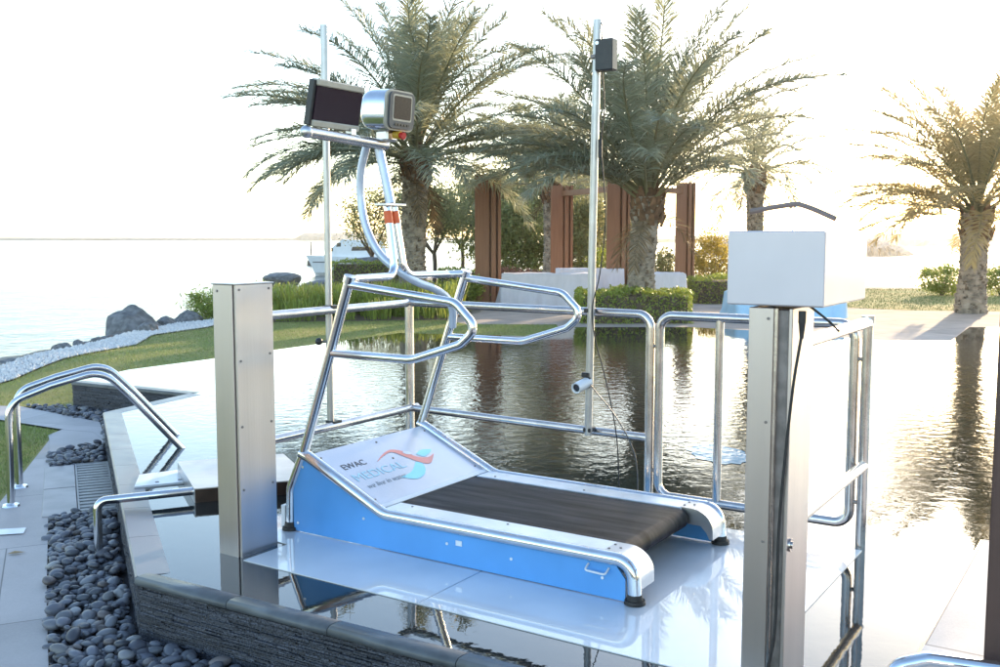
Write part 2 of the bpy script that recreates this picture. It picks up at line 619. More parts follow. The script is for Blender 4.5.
def mound(name, path, w, h, m, seed, z0=-1.6, seg=40, cr=9):
    """long rocky bank along a polyline; w half width, h height"""
    rs = np.random.RandomState(seed)
    pts = smooth_path([(p[0], p[1], 0) for p in path], max(2, seg // (len(path) - 1)))
    n = len(pts)
    V, Fq = [], []
    for i, p in enumerate(pts):
        tdir = (pts[min(i + 1, n - 1)] - pts[max(i - 1, 0)]).normalized()
        sd_ = Vector((-tdir.y, tdir.x, 0))
        e = min(1, min(i, n - 1 - i) / (n * .12) + .02)
        for k in range(cr):
            a = math.pi * k / (cr - 1)
            ww, hh = w * e ** .6, h * e ** .8
            q = p + sd_ * (-math.cos(a) * ww * (1 + rs.normal(0, .05)))
            V.append((q.x, q.y, z0 + math.sin(a) ** .7 * hh * (1 + rs.normal(0, .035))))
    for i in range(n - 1):
        for k in range(cr - 1):
            Fq.append((i * cr + k, i * cr + k + 1, (i + 1) * cr + k + 1, (i + 1) * cr + k))
    return struct(np_obj(name, V, Fq, m))


mound('hill', [(36, 186), (55, 180), (72, 174)], 8, 2.9, M_LANDFAR, 5, seg=110, cr=19)                       # rock spit
mound('hill', [(110, 400), (180, 385), (330, 370)], 26, 4.8, M_LANDFAR, 6, seg=60)                          # sand bank
mound('hill', [(20, 640), (120, 660), (260, 680), (600, 640)], 30, 4.5, M_LANDFAR, 8, seg=60)
mound('hill', [(-1400, 1150), (-800, 1200), (-220, 1220), (160, 1180)], 40, 3.6, M_LANDFAR, 7, seg=60)      # low shore on the horizon
mound('hill', [(-230, 1120), (-175, 1120), (-125, 1110)], 40, 9, M_LANDFAR, 9, seg=30)


def ring_rs(poly_line, n):
    P = [Vector((p[0], p[1], 0)) for p in poly_line]
    ln = [0]
    for a, b in zip(P, P[1:]):
        ln.append(ln[-1] + (b - a).length)
    out = []
    for k in range(n):
        d = ln[-1] * k / (n - 1)
        i = max(j for j in range(len(ln)) if ln[j] <= d + 1e-9)
        i = min(i, len(P) - 2)
        out.append(P[i].lerp(P[i + 1], (d - ln[i]) / max(1e-9, ln[i + 1] - ln[i])))
    return out


def drape(name, poly, m, zoff, step=.25, kind='structure'):
    """sheet over the ground inside a polygon: triangulated with inner points by cutting a grid"""
    import bmesh
    bm = bmesh.new()
    vs = [bm.verts.new((p[0], p[1], 0)) for p in poly]
    bm.faces.new(vs)
    xs = [p[0] for p in poly]; ys = [p[1] for p in poly]
    for a, (lo, hi) in enumerate(((min(xs), max(xs)), (min(ys), max(ys)))):
        nrm = (1, 0, 0) if a == 0 else (0, 1, 0)
        k = lo + step
        while k < hi:
            co = (k, 0, 0) if a == 0 else (0, k, 0)
            bmesh.ops.bisect_plane(bm, geom=bm.verts[:] + bm.edges[:] + bm.faces[:], plane_co=co, plane_no=nrm)
            k += step
    for v in bm.verts:
        v.co.z = float(gh(v.co.x, v.co.y)) + zoff
    me = bpy.data.meshes.new(name)
    bm.normal_update()
    bm.to_mesh(me)
    bm.free()
    for p in me.polygons:
        p.use_smooth = True
    me.materials.append(m)
    o = bpy.data.objects.new(name, me)
    COL.objects.link(o)
    if me.polygons and me.polygons[0].normal.z < 0:
        me.flip_normals()
    return struct(o, kind)


# pool outline (water level z = 0), counter-clockwise
C0 = (-1.60, 4.32)
NE = (5.6, .02)                                            # near edge runs on past the frame
FAR = [(8.43, 16.85), (7.94, 16.85), (6.6, 14.56), (5.53, 14.7), (4.04, 16.3), (3.2, 16.85), (1.0, 16.85), (.38, 15.3), (-1.58, 15.8), (-3.0, 13.45), (-3.62, 12.35), (-4.25, 11.35), (-4.47, 10.37)]
NOTCH = [(-2.99, 9.56), (-3.40, 8.51)]
POOL = [C0, NE, (12, 1.0), (13, 16.85)] + FAR + NOTCH
M_WATER = water_mat('pool_water_surface', (.012, .016, .016), 9.0, .55, 34, .2, mask_c=(4.0, 10.0, 0), mask_r=(2.5, 4.1), dist=.009, ior=1.7)
struct(MB().flat(POOL, 0.0).obj('pool_water', M_WATER))

# low-lying walk on the left
WE = [(-1.55, 3.30), (-2.23, 4.77), (-3.69, 8.06)]        # walk edge along the pebbles
M_WALK = paving_mat('grey_paving', (.40, .355, .34), (.17, .15, .145), .62, 1.25, rot=R(-24), rough=.55, msize=.004)
M_PATHL = paving_mat('pale_path', (.42, .39, .385), (.26, .24, .24), 1.0, 1.6, rot=R(15), rough=.6, msize=.004)
M_FARPAV = paving_mat('pink_paving', (.50, .41, .36), (.34, .27, .23), 1.5, 1.5, rot=R(-31), rough=.9, msize=.010, var=.1)
drape('ground_bed', [(-1.55, 3.3), (-3.8, 8.3), (-4.6, 9.3), (-5.2, 10.6), (-4.4, 10.6), (-2.9, 9.6), (-3.3, 8.5), (-1.5, 4.4), (5.7, .1), (5.7, -2), (-1.5, -2)], M_PEBBED, .0, 2.0)
drape('pavement', [(-1.55, 3.3), (-2.23, 4.77), (-3.69, 8.06), (-3.93, 8.62), (-4.04, 8.92), (-3.44, 6.85), (-3.03, 5.4), (-2.6, 4.0), (-2.3, 2.0), (-1.5, 2.0)], M_WALK, .02, 2.0)
drape('path', [(-6.6, 9.75), (-4.88, 9.64), (-4.03, 9.13), (-3.72, 9.02), (-3.42, 8.56), (-3.86, 9.52), (-5.05, 10.42), (-6.6, 10.55)], M_PATHL, .024, 2.0)
drape('path', [(-3.93, 8.60), (-3.69, 8.06), (-3.42, 8.56), (-3.72, 9.02), (-4.06, 9.14), (-4.07, 8.88)], M_PATHL, .0226, 2.0)
drape('lawn', [(-9, 2.0), (-2.28, 2.0), (-2.6, 4.0), (-3.03, 5.4), (-3.44, 6.85), (-4.05, 8.95), (-4.06, 9.12), (-4.9, 9.62), (-8, 9.74), (-9.2, 7)], M_LAWN, .012, .5)
L_OUT = [(-6.6, 10.57), (-6.1, 10.75), (-5.7, 11.6), (-5.55, 12.6), (-5.2, 14.2), (-5.45, 15.6), (-5.0, 17.0)]
drape('lawn', [(-6.6, 10.57), (-5.05, 10.45), (-4.5, 10.35), (-4.28, 11.35), (-3.65, 12.35), (-3.02, 13.45), (-1.58, 15.82), (.38, 15.32), (1.0, 16.87), (1.0, 17.6), (-.6, 17.7), (-1.0, 18.6), (-4.9, 18.0), (-5.0, 17.0), (-5.45, 15.6), (-5.2, 14.2), (-5.55, 12.6), (-5.7, 11.6), (-6.1, 10.75)], M_LAWN, .014, .4)
drape('gravel', [(-7.5, 9.76), (-6.1, 10.75), (-5.7, 11.6), (-5.55, 12.6), (-5.2, 14.2), (-5.45, 15.6), (-5.0, 17.0), (-4.9, 18.1), (-5.3, 18.5), (-5.75, 17.6), (-5.95, 16), (-5.85, 14.4), (-6.05, 13.0), (-6.15, 12.0), (-6.6, 11.2), (-7.7, 10.3)], M_GRAVEL, .03, .4)
drape('ground_bed', [(-4.9, 18.02), (-1.02, 18.62), (-.55, 20.6), (-3, 23.4), (-5.4, 23), (-5.5, 19)], M_MULCH, .02, 1.0)
drape('path', [(-1.0, 18.62), (-.62, 17.72), (1.0, 17.62), (1.0, 16.9), (3.2, 16.9), (4.04, 16.36), (5.53, 14.74), (6.6, 14.6), (7.94, 16.9), (8.5, 16.9), (13, 16.9), (20, 17), (20, 20.6), (11.2, 20.6), (8.6, 21.1), (7.0, 22.4), (7.2, 24), (6.6, 30), (-.6, 30), (-.4, 20.6)], M_FARPAV, .016, 2.0)
drape('lawn', [(7.0, 22.42), (8.6, 21.12), (11.2, 20.62), (24, 20.62), (26, 29.5), (12, 30.0), (8.5, 30.6), (7.2, 26)], M_LAWN, .02, 1.0)
drape('lawn', [(-3, 23.5), (-.6, 21), (-.6, 30), (6.6, 30.02), (8, 38), (0, 42), (-3.4, 35), (-4.8, 28)], M_LAWN, .01, 1.0)

# ------------------------------------------------------------------ thin haze volume added over the whole scene to imitate lens flare
hm = bpy.data.materials.new('flare_haze')
hm.use_nodes = True
hm.node_tree.nodes.clear()
ho = hm.node_tree.nodes.new('ShaderNodeOutputMaterial')
hv = hm.node_tree.nodes.new('ShaderNodeVolumePrincipled')
hv.inputs['Density'].default_value = .00032
hv.inputs['Anisotropy'].default_value = .78
hv.inputs['Color'].default_value = (.97, .94, .88, 1)
hm.node_tree.links.new(hv.outputs[0], ho.inputs['Volume'])
struct(MB().box((-1950, -200, -5), (1950, 1950, 16)).obj('haze', hm), 'stuff')

# ------------------------------------------------------------------ pool walls: slate strips under a coping
def slate_wall(name, label, p0, p1, z0, z1, seed, cope, cope_mat, out=1):
    """wall face from p0 to p1 (outside on the right-hand side when walking), courses of split slate"""
    rs = random.Random(seed)
    a, b = Vector((p0[0], p0[1], 0)), Vector((p1[0], p1[1], 0))
    L_ = (b - a).length
    d = (b - a).normalized()
    nrm = Vector((d.y, -d.x, 0)) * out
    root = thing(name, label, 'wall', a)
    mx = Matrix(((d.x, nrm.x, 0, 0), (d.y, nrm.y, 0, 0), (0, 0, 1, 0), (0, 0, 0, 1)))
    mb = MB()
    mb.box((0, -.05, z0 - .05), (L_, 0, z1 - .002), mx)
    z = z0 - .04
    while z < z1 - .004:
        h = min(rs.uniform(.005, .0105), z1 - .002 - z)
        x = -rs.uniform(0, .1)
        while x < L_:
            l = rs.uniform(.05, .22)
            x1 = min(L_, x + l)
            if x1 > max(0, x) + .004:
                mb.box((max(0, x), .001, z), (x1 - .001, rs.uniform(.004, .016), z + h - .0009), mx)
            x += l
        z += h
    mb.obj('slate_cladding', M_SLATE, root)
    # coping in stones with open joints
    x = 0
    while x < L_ - .01:
        l = min(rs.uniform(.52, .6), L_ - x)
        if L_ - x - l < .15:
            l = L_ - x
        prof = cope
        n = len(prof)
        vs = [mx @ Vector((x + (0 if e == 0 else l - .004), q[0], z1 + q[1])) for e in (0, 1) for q in prof]
        m2 = MB().add(vs, [tuple(range(n)), tuple(range(n, 2 * n))[::-1]] + [(i, n + i, n + (i + 1) % n, (i + 1) % n) for i in range(n)], False)
        o = m2.obj('coping', cope_mat, root)
        for i, p in enumerate(o.data.polygons):
            p.use_smooth = i > 1 and cope is BULL
        x += l
    return root


BULL = [(-.075, -.001), (-.06, .006), (-.02, .013), (.012, .012), (.027, .004), (.032, -.010), (.027, -.024), (.015, -.030), (-.02, -.030), (-.075, -.03)]
FLATC = [(-.16, .002), (-.10, .006), (.010, .010), (.020, .003), (.022, -.02), (.012, -.03), (-.10, -.03), (-.16, -.03)]
slate_wall('pool_wall', 'dark split slate wall under the near rim of the raised pool', C0, NE, -.30, -.004, 11, BULL, M_COPED)
slate_wall('pool_wall', 'long slate pool wall with pale wet rim beside the grate', NOTCH[1], C0, -.30, -.004, 12, FLATC, M_COPE)
w3 = slate_wall('pool_wall', 'slate wall in the notch beyond the two bent handrails', (-4.47, 10.37), NOTCH[0], -.31, -.004, 13, FLATC, M_COPED)
w4 = slate_wall('pool_wall', 'near side of the notch', NOTCH[0], NOTCH[1], -.31, -.004, 14, FLATC, M_COPE)
for ch in list(w4.children):
    ch.parent = w3
    ch.location = w4.location - w3.location
bpy.data.objects.remove(w4)

# ------------------------------------------------------------------ lifting platform and its two columns
M_PLATFORM = mat('platform_panel', (.70, .69, .70), .35, 0, coat=1.0, ior=1.4, var=.07, vscale=2.5, vdetail=8, rvar=.15)
plat = thing('lift_platform', 'pale flush platform panel just under the water beneath the treadmill', 'platform', O0, ANG)
PP = [(.17, -.48), (2.556, -.48), (2.556, 1.24), (-.26, 1.24), (-.26, -.19), (.17, -.19)]
MB().prism(PP, -.03, .004).obj('deck', M_PLATFORM, plat)
seam = MB()
for a, b in (((1.19, -.48), (1.19, 1.24)),):
    seam.box((a[0] - .002, a[1], .004), (b[0] + .002, b[1], .0055))
seam.obj('joint', M_PLATE, plat)


def column(s0, t0, label, top, seed):
    c = thing('lift_column', label, 'column', W(s0, t0), ANG)
    w, d = .145, .24
    MB().rbox((.012, .012, -.25), (w - .012, d - .012, top - .01), .004).obj('core', M_DARKSTEEL, c)
    return c, w, d


def screws(lst, pts, nrm, r=.006):
    for p in pts:
        p = Vector(p)
        lst.append(MB().cyl(p, p + Vector(nrm) * .003, r, 10))


def fix(lst, name, m, parent):
    for mb in lst:
        mb.obj(name, m, parent)



c1, cw, cd = column(-.015, -.46, 'brushed steel column with flat cap beside the treadmill front', 1.285, 1)
MB().rbox((0, 0, -.25), (cw - .016, .012, 1.285), .002).obj('front_plate', M_BRUSH, c1)
MB().rbox((cw - .012, .008, -.25), (cw, cd, 1.285), .002).obj('side_plate', M_BRUSH, c1)
MB().rbox((0, .014, -.25), (.011, cd, 1.285), .002).obj('side_plate', M_BRUSH, c1)
MB().rbox((-.006, -.006, 1.286), (cw + .006, cd + .006, 1.292), .002).obj('cap', M_PLATE, c1)
sc = []
screws(sc, [(.03, 0, 1.255)], (0, -1, 0))
screws(sc, [(cw, .03, 1.262), (cw, .215, 1.262), (cw, .03, .93), (cw, .215, .95), (cw, .03, .62), (cw, .215, .62), (cw, .03, .32), (cw, .215, .32)], (1, 0, 0))
fix(sc, 'screw', M_DARKSTEEL, c1)

c2, cw, cd = column(2.555, -.46, 'brushed steel column under the pale box with an open cable channel', 1.28, 2)
MB().rbox((0, 0, -.25), (.083, .012, 1.275), .002).obj('front_plate', M_BRUSH, c2)
MB().rbox((.085, -.002, -.25), (.097, .02, 1.275), .002).obj('channel_lip', M_TUBEW, c2)
MB().rbox((.132, -.002, -.25), (.145, .238, 1.275), .002).obj('side_plate', M_BRUSH, c2)
MB().rbox((0, .014, -.25), (.011, cd, 1.275), .002).obj('side_plate', M_BRUSH, c2)
sc = []
screws(sc, [(.065, 0, 1.24), (.065, 0, .9), (.065, 0, .5)], (0, -1, 0), .005)
fix(sc, 'screw', M_DARKSTEEL, c2)
lk = MB()
lk.cyl((.145, .03, .495), (.152, .03, .495), .022, 20)
lk.cyl((.152, .03, .495), (.158, .03, .495), .012, 16)
lk.obj('lock', M_TUBEW, c2)

# control box on the right column
bx = thing('control_box', 'pale rectangular control box on top of the right steel column', 'control box', W(2.485, -.47, 1.281), ANG)
M_BOX = mat('box_paint', (.62, .575, .61), .38, .2, var=.03, vscale=4, coat=.2)
MB().rbox((0, .012, 0), (.31, .56, .241), .006).obj('case', M_BOX, bx)
MB().rbox((-.003, -.001, .002), (.313, .011, .242), .004).obj('door', M_BOX, bx)
hg = MB()
hg.cyl((.245, .006, -.012), (.245, .006, -.05), .012, 14)
hg.cyl((.245, .006, -.05), (.245, .006, -.1), .011, 14, .006)
cg = hg.obj('cable_gland', M_RUBBER, bx)
lamp = thing('bent_arm', 'slim bent dark arm held up by a thin rod on the pale box', 'arm', W(2.61, -.2, 1.522), ANG)
MB().cyl((0, 0, 0), (.012, .01, .09), .004, 10).obj('rod', M_TUBE, lamp)
ar = MB()
pa = smooth_path([(-.155, .02, .070), (-.075, .02, .084), (.0, .01, .093), (.022, .01, .092), (.07, .0, .076), (.15, -.02, .042)], 5)
ar.tube(pa, .0095, 10)
ar.obj('arm', mat('arm_brown', (.20, .15, .135), .5), lamp)
cb = MB()
cb.tube(smooth_path([(.245, .005, .012), (.226, -.006, -.15), (.205, -.004, -.4), (.192, -.004, -.62), (.19, -.004, -.85), (.186, -.008, -1.0), (.166, -.02, -1.12), (.15, -.03, -1.24), (.15, -.04, -1.42)], 6), .005, 8)
co = cb.obj('cable', M_RUBBER, None, W(2.485, -.47, 1.18), ANG)
tag(co, 'thin black cable running down the open channel of the column', 'cable')
cb = MB()
cb.tube(smooth_path([(.262, .03, .002), (.29, .03, -.018), (.325, .03, -.045), (.350, .05, -.075)], 6), .004, 8)
tag(cb.obj('cable', M_RUBBER, None, W(2.485, -.47, 1.281), ANG), 'short black lead looping out under the pale control box', 'cable')

# ------------------------------------------------------------------ treadmill
tm = thing('treadmill', 'stainless pool treadmill with blue side panels, dark belt and tall console', 'treadmill', O0, ANG)
TW = .975
RT = .0245


def side_frame(t):
    mb = MB()
    mb.tube(fillet([(.0, t, .028), (.006, t, .22), (.105, t, .425), (.424, t, 1.30)], [.12, .3]), RT, 16)
    mb.tube(fillet([(.085, t, .415), (.135, t, .400), (.62, t, .178), (1.935, t, .178), (1.945, t, .03)], [.03, .16, .10], 10), .029, 16)
    return mb


for t, inn in ((.0, 1), (TW, -1)):
    fr = side_frame(t).obj('side_frame', M_TUBE, tm)
    # blue panel under the tube
    po = [(.03, .008), (1.905, .008), (1.905, .10), (1.86, .155), (.66, .155), (.56, .185), (.125, .385), (.10, .385), (.03, .225)]
    mb = MB()
    mx = Matrix(((1, 0, 0, 0), (0, 0, 1, 0), (0, 1, 0, 0), (0, 0, 0, 1)))
    y0, y1 = (t - .008, t + .002)
    mb.prism(po, y0, y1, mx)
    pn = mb.obj('side_panel', M_BLUE, tm)
    sc = []
    yy = y0 if t < .5 else y1
    screws(sc, [(s_, yy, z_) for s_, z_ in ((.10, .345), (.06, .05), (.50, .14), (1.0, .10), (1.35, .09), (1.8, .09))], (0, -1 if t < .5 else 1, 0), .007)
    fix(sc, 'screw', M_ALU, pn)
    # arm loop
    mb = MB()
    mb.tube(fillet([(.43, t, 1.275), (1.045, t, 1.212), (1.165, t, 1.10), (1.075, t, 1.025), (.80, t, .938), (.31, t, .938)], [.09, .055, .06, .2], 9), .0205, 14)
    mb.obj('arm_rail', M_TUBE, tm)
    # collar on top of the upright
    MB().cyl((.418, t, 1.285), (.430, t, 1.318), .031, 18).obj('collar', M_TUBE, tm)
    # white side strip of the deck
    a, b = sorted((t + inn * .024, t + inn * .155))
    MB().rbox((.60, a, .183), (1.80, b, .199), .003).obj('deck_strip', M_ALU, tm)
    # rear cowl
    prof = [(1.79, .200), (1.84, .200)] + [(1.85 + .112 * math.sin(R(a_)), .10 + .100 * math.cos(R(a_))) for a_ in range(6, 91, 7)] + [(1.963, .06), (1.945, .06), (1.93, .09), (1.90, .12), (1.79, .125)]
    mb = MB()
    a2, b2 = sorted((t + inn * .012, t + inn * .15))
    mb.prism(prof, a2, b2, mx)
    mb.obj('rear_cowl', M_PLATE, tm)
    for fs, fz in ((.0, .03), (1.945, .03)):
        f = MB()
        f.cyl((fs, t, .0055), (fs, t, .022), .045, 22, .042)
        f.cyl((fs, t, .022), (fs, t, .045), .034, 18, .03)
        f.obj('foot', M_RUBBER, tm)
    st = []
    screws(st, [(s_, t + inn * .12, .199) for s_ in (.70, 1.25)] + [(s_, t + inn * w_, .200) for s_, w_ in ((1.80, .05), (1.80, .11), (1.84, .08))], (0, 0, 1), .006)
    fix(st, 'screw', M_DARKSTEEL, tm)

# belt: upper run, round the rear roller and back underneath
prof = []
for k in range(13):
    a = math.pi / 2 - math.pi * k / 12
    prof.append((1.795 + math.cos(a) * .048, .146 + math.sin(a) * .048))
prof = [(.50, .194)] + prof + [(.5, .098)]
n = len(prof)
mb = MB()
vs = [(p[0], t_, p[1]) for t_ in (.168, TW - .168) for p in prof]
mb.add(vs, [(i, i + 1, n + i + 1, n + i) for i in range(n - 1)], True)
mb.add(vs, [tuple(range(n))[::-1], tuple(range(n, 2 * n))])
mb.obj('belt', M_BELT, tm)
MB().box((.55, .03, .02), (1.70, TW - .03, .097)).obj('chassis', M_DARKSTEEL, tm)

# sloping front panel with the maker's print
P0, P1 = Vector((.575, 0, .198)), Vector((.12, 0, .408))
dq = (P1 - P0).normalized()
nq = Vector((-dq.z, 0, dq.x)) * -1
if nq.z < 0:
    nq = -nq
pmx = Matrix(((0, dq.x, nq.x, P0.x), (1, dq.y, nq.y, 0), (0, dq.z, nq.z, P0.z), (0, 0, 0, 1)))    # (t, q, height) -> treadmill
M_PANEL = mat('front_panel_sheet', (.52, .54, .59), .34, .75, var=.05, vscale=3, bump=.03, bscale=40)
fp = MB().rbox((.028, -.01, -.012), (TW - .028, .50, .0), .002, pmx).obj('front_panel', M_PANEL, tm)
MB().rbox((.028, -.014, .001), (TW - .028, .012, .006), .001, pmx).obj('trim_strip', M_WHITE, fp)
sc = []
for q in ((.055, .45), (.055, .06), (TW - .055, .45), (TW - .055, .06), (.50, .46), (.47, .305)):
    p = pmx @ Vector((q[0], q[1], 0))
    screws(sc, [p], nq)
fix(sc, 'screw', M_DARKSTEEL, fp)


def text(body, t, q, size, m, name, parent, shear=0, sx=1.0, off=0.0):
    c = bpy.data.curves.new(name, 'FONT')
    c.body = body
    c.size = size
    c.shear = shear
    c.extrude = .0004
    c.offset = off
    c.materials.append(m)
    o = bpy.data.objects.new(name, c)
    COL.objects.link(o)
    me = bpy.data.meshes.new_from_object(o, depsgraph=bpy.context.evaluated_depsgraph_get())
    bpy.data.objects.remove(o)
    o = bpy.data.objects.new(name, me)
    COL.objects.link(o)
    o.parent = parent
    o.matrix_local = pmx @ Matrix.Translation((t, q, .0012)) @ Matrix.Diagonal((sx, 1, 1, 1))
    return o


text('EWAC', .098, .318, .060, M_LETTER, 'lettering', fp, 0, 1.02)
text('MEDICAL', .085, .212, .083, M_LETTERB, 'lettering', fp, 0, 1.16)
text('we live in water', .10, .142, .050, M_TAG, 'lettering', fp, .35, .94)


def ribbon(up, lo, m, name):
    mb = MB()
    a = smooth_path([(p[0], p[1], 0) for p in up], 6)
    b = smooth_path([(p[0], p[1], 0) for p in lo], 6)
    n = min(len(a), len(b))
    vs = [pmx @ (Vector((p.x, p.y, .0016))) for p in a[:n]] + [pmx @ (Vector((p.x, p.y, .0016))) for p in b[:n]]
    mb.add(vs, [(i, n + i, n + i + 1, i + 1) for i in range(n - 1)])
    return mb.obj(name, m, fp)


ribbon([(.345, .312), (.43, .352), (.52, .372), (.585, .335), (.625, .268), (.69, .236), (.765, .250)],
       [(.345, .310), (.43, .340), (.51, .350), (.555, .285), (.60, .215), (.66, .186), (.765, .248)], M_CORAL, 'swoosh')
ribbon([(.36, .150), (.46, .165), (.53, .200), (.575, .225), (.605, .205)],
       [(.36, .148), (.44, .105), (.52, .118), (.58, .160), (.605, .203)], M_AQUA, 'swoosh')
ribbon([(.645, .285), (.71, .305), (.775, .292), (.785, .285)], [(.645, .283), (.675, .250), (.74, .262), (.785, .284)], M_AQUA, 'swoosh')

ov = MB()
ov.flat([pmx @ Vector((.598 + .026 * math.cos(a_ * .3142) , .312 + .017 * math.sin(a_ * .3142) - .3 * .026 * math.cos(a_ * .3142), .0026)) for a_ in range(20)])
ov.obj('swoosh_oval', M_WHITE, fp)
# crossbar tubes that turn up into the stalk
for k, (t0, t1) in enumerate(((0, .445), (TW, .525))):
    sg = 1 if k == 0 else -1
    mb = MB()
    mb.tube(fillet([(.425, t0 - sg * .02, 1.30), (.37, t0 + sg * .10, 1.30), (.345, t1, 1.302), (.285, t1 + sg * .012, 1.67)], [.05, .07], 9), .0205, 14)
    mb.obj('cross_tube', M_TUBE, tm)
    zb = 1.585
    f = lambda z: Vector((.345 + (z - 1.302) / .368 * -.06, t1 + sg * .012 * (z - 1.302) / .368, z))
    MB().cyl(f(1.575), f(1.640), .0222, 16).obj('orange_sleeve', M_ORANGE, tm)
MB().rbox((.245, .40, 1.668), (.325, .57, 1.680), .002).obj('clamp_plate', M_PLATE, tm)
MB().tube([(.285, .485, 1.681), (.225, .47, 1.965)], .0245, 16).obj('stalk', M_CONDUIT, tm)
MB().tube(smooth_path([(.15, .46, 1.985), (.10, .47, 1.86), (.085, .48, 1.72), (.12, .48, 1.56), (.205, .49, 1.415), (.325, .52, 1.318), (.36, .62, 1.262), (.375, .74, 1.225), (.385, .84, 1.175), (.385, .90, 1.10), (.36, .935, 1.0)], 7), .0215, 14).obj('conduit', M_CONDUIT, tm)
mb = MB()
mb.tube([(.255, -.10, 2.002), (.245, .50, 1.985)], .027, 18)
bar = mb.obj('console_bar', M_TUBEW, tm)
MB().ball((.256, -.10, 2.002), .031, 16, 10).obj('end_cap', M_PLATE, bar)
MB().rbox((.235, .20, 2.01), (.275, .235, 2.045), .003).obj('bracket', M_PLATE, bar)

# flat monitor on the bar
tilt = Matrix.Translation((.252, 0, 2.035)) @ Matrix.Rotation(R(12), 4, 'Y')
mo = MB().rbox((-.045, -.075, 0), (-.004, .275, .215), .004, tilt).obj('monitor', M_BLACK, tm)
MB().rbox((-.003, -.060, .03), (.003, .268, .188), .001, tilt).obj('screen', M_SCREEN, mo)
MB().rbox((-.042, -.062, .190), (.010, .272, .222), .005, tilt).obj('trim', M_BEIGE, mo)
MB().rbox((-.042, -.062, -.004), (.010, .272, .028), .005, tilt).obj('trim', M_BEIGE, mo)

# console: round steel drum lying along the walking direction, display on its end
fmx = Matrix.Translation((.333, .515, 2.158)) @ Matrix.Rotation(R(5), 4, 'Y') @ Matrix(((0, 0, 1, 0), (1, 0, 0, 0), (0, 1, 0, 0), (0, 0, 0, 1)))


def rrect(w, h, r, n=6, bulge=0.0):
    out = []
    for cx, cy, a0 in ((w - r, h - r, 0), (-w + r, h - r, 90), (-w + r, -h + r, 180), (w - r, -h + r, 270)):
        for k in range(n + 1):
            a = R(a0 + 90 * k / n)
            out.append((cx + r * math.cos(a), cy + r * math.sin(a)))
    return out


cn = MB()
n_ = 0
loops = [(-.185, .80), (-.178, .90), (-.16, .96), (-.13, .985), (-.012, 1.0)]
for zz, k_ in loops:
    lp = rrect(.118 * k_, .108 * k_, .085 * k_, 9)
    n_ = len(lp)
    cn.v += [tuple(fmx @ Vector((p[0], p[1], zz))) for p in lp]
fs = [(r_ * n_ + i, r_ * n_ + (i + 1) % n_, (r_ + 1) * n_ + (i + 1) % n_, (r_ + 1) * n_ + i) for r_ in range(len(loops) - 1) for i in range(n_)]
cn.f += fs
cn.sm += [True] * len(fs)
cn.f.append(tuple(range(n_))[::-1]); cn.sm.append(False)
con = cn.obj('console', M_TUBE, tm)
MB().rbox((.20, .47, 2.005), (.28, .56, 2.062), .01).obj('neck', M_PLATE, tm)
MB().prism(rrect(.118, .103, .042), -.012, .0, fmx).obj('rim', M_BEIGE, con)
MB().prism(rrect(.102, .093, .032), .0005, .014, fmx).obj('bezel', M_BEZEL, con)
MB().prism(rrect(.070, .058, .01), .0145, .016, fmx @ Matrix.Translation((0, .014, 0))).obj('display', M_LCD, con)
MB().prism(rrect(.078, .067, .012), .0142, .0143, fmx @ Matrix.Translation((0, .014, 0))).obj('display_frame', M_BEIGE, con)
for k in range(5):
    MB().prism(rrect(.010, .006, .004, 3), .0145, .018, fmx @ Matrix.Translation((-.050 + k * .025, -.072, 0))).obj('button', M_BLACK, con)
mb = MB()
mb.cyl((.29, .52, 2.040), (.328, .52, 2.034), .022, 20)
mb.obj('button_ring', M_YEL, con)
mb = MB()
mb.cyl((.329, .52, 2.034), (.352, .52, 2.029), .016, 18, .019)
mb.obj('stop_button', M_RED, con)

# small white handle on the near side, clips at the front foot
hd = MB()
hd.tube(fillet([(1.735, -.010, .140), (1.735, -.045, .122), (1.83, -.045, .118), (1.83, -.010, .136)], .012, 5), .0045, 10)
hd.obj('side_handle', M_WHITE, tm)
for z_ in (.055, .095):
    MB().rbox((-.05, -.012, z_), (-.006, .012, z_ + .012), .003).obj('clip', M_DARKSTEEL, tm)
MB().rbox((-.05, -.02, .006), (-.02, .02, .13), .003).obj('bracket', M_WHITE, tm)
MB().rbox((1.05, -.012, .10), (1.085, -.009, .125), .002).obj('latch', M_ALU, tm)

# ------------------------------------------------------------------ railings round the platform
RR = .0245


def rail(label, loc, group='railing panels round the platform'):
    return thing('railing_panel', label, 'railing', loc, ANG, group)


A = (-.33, 1.42)
ra = rail('long railing panel behind the steel column, ending at the corner post', W(A[0], A[1]))
MB().tube([(.02, -1.32, 1.085), (0, 0, 1.085)], RR, 14).obj('top_rail', M_TUBEW, ra)
MB().tube([(.02, -1.32, .405), (.01, .06, .405)], RR, 14).obj('lower_rail', M_TUBEW, ra)
MB().tube([(.02, -1.30, -.2), (.02, -1.30, 1.085)], RR, 14).obj('post', M_TUBEW, ra)
MB().tube([(.0, .0, -.2), (0, 0, 1.085)], RR * 1.15, 14).obj('post', M_TUBEW, ra)
rb = rail('railing panel along the back with round top corner and camera pole', W(A[0], A[1]))
B = (1.405 - A[0], 1.31 - A[1])
MB().tube(fillet([(0, 0, 1.088), (B[0], B[1], 1.088), (B[0], B[1], -.2)], .075, 9), RR, 14).obj('top_rail', M_TUBEW, rb)
MB().tube([(.03, -.002, .405), (B[0], B[1], .415)], RR * .95, 14).obj('lower_rail', M_TUBEW, rb)
MB().ball((0, 0, 1.088), RR * 1.02, 12, 8).obj('joint', M_TUBEW, rb)
rc = rail('rail frame with rounded corners between treadmill end and right column', W(1.46, 1.31))
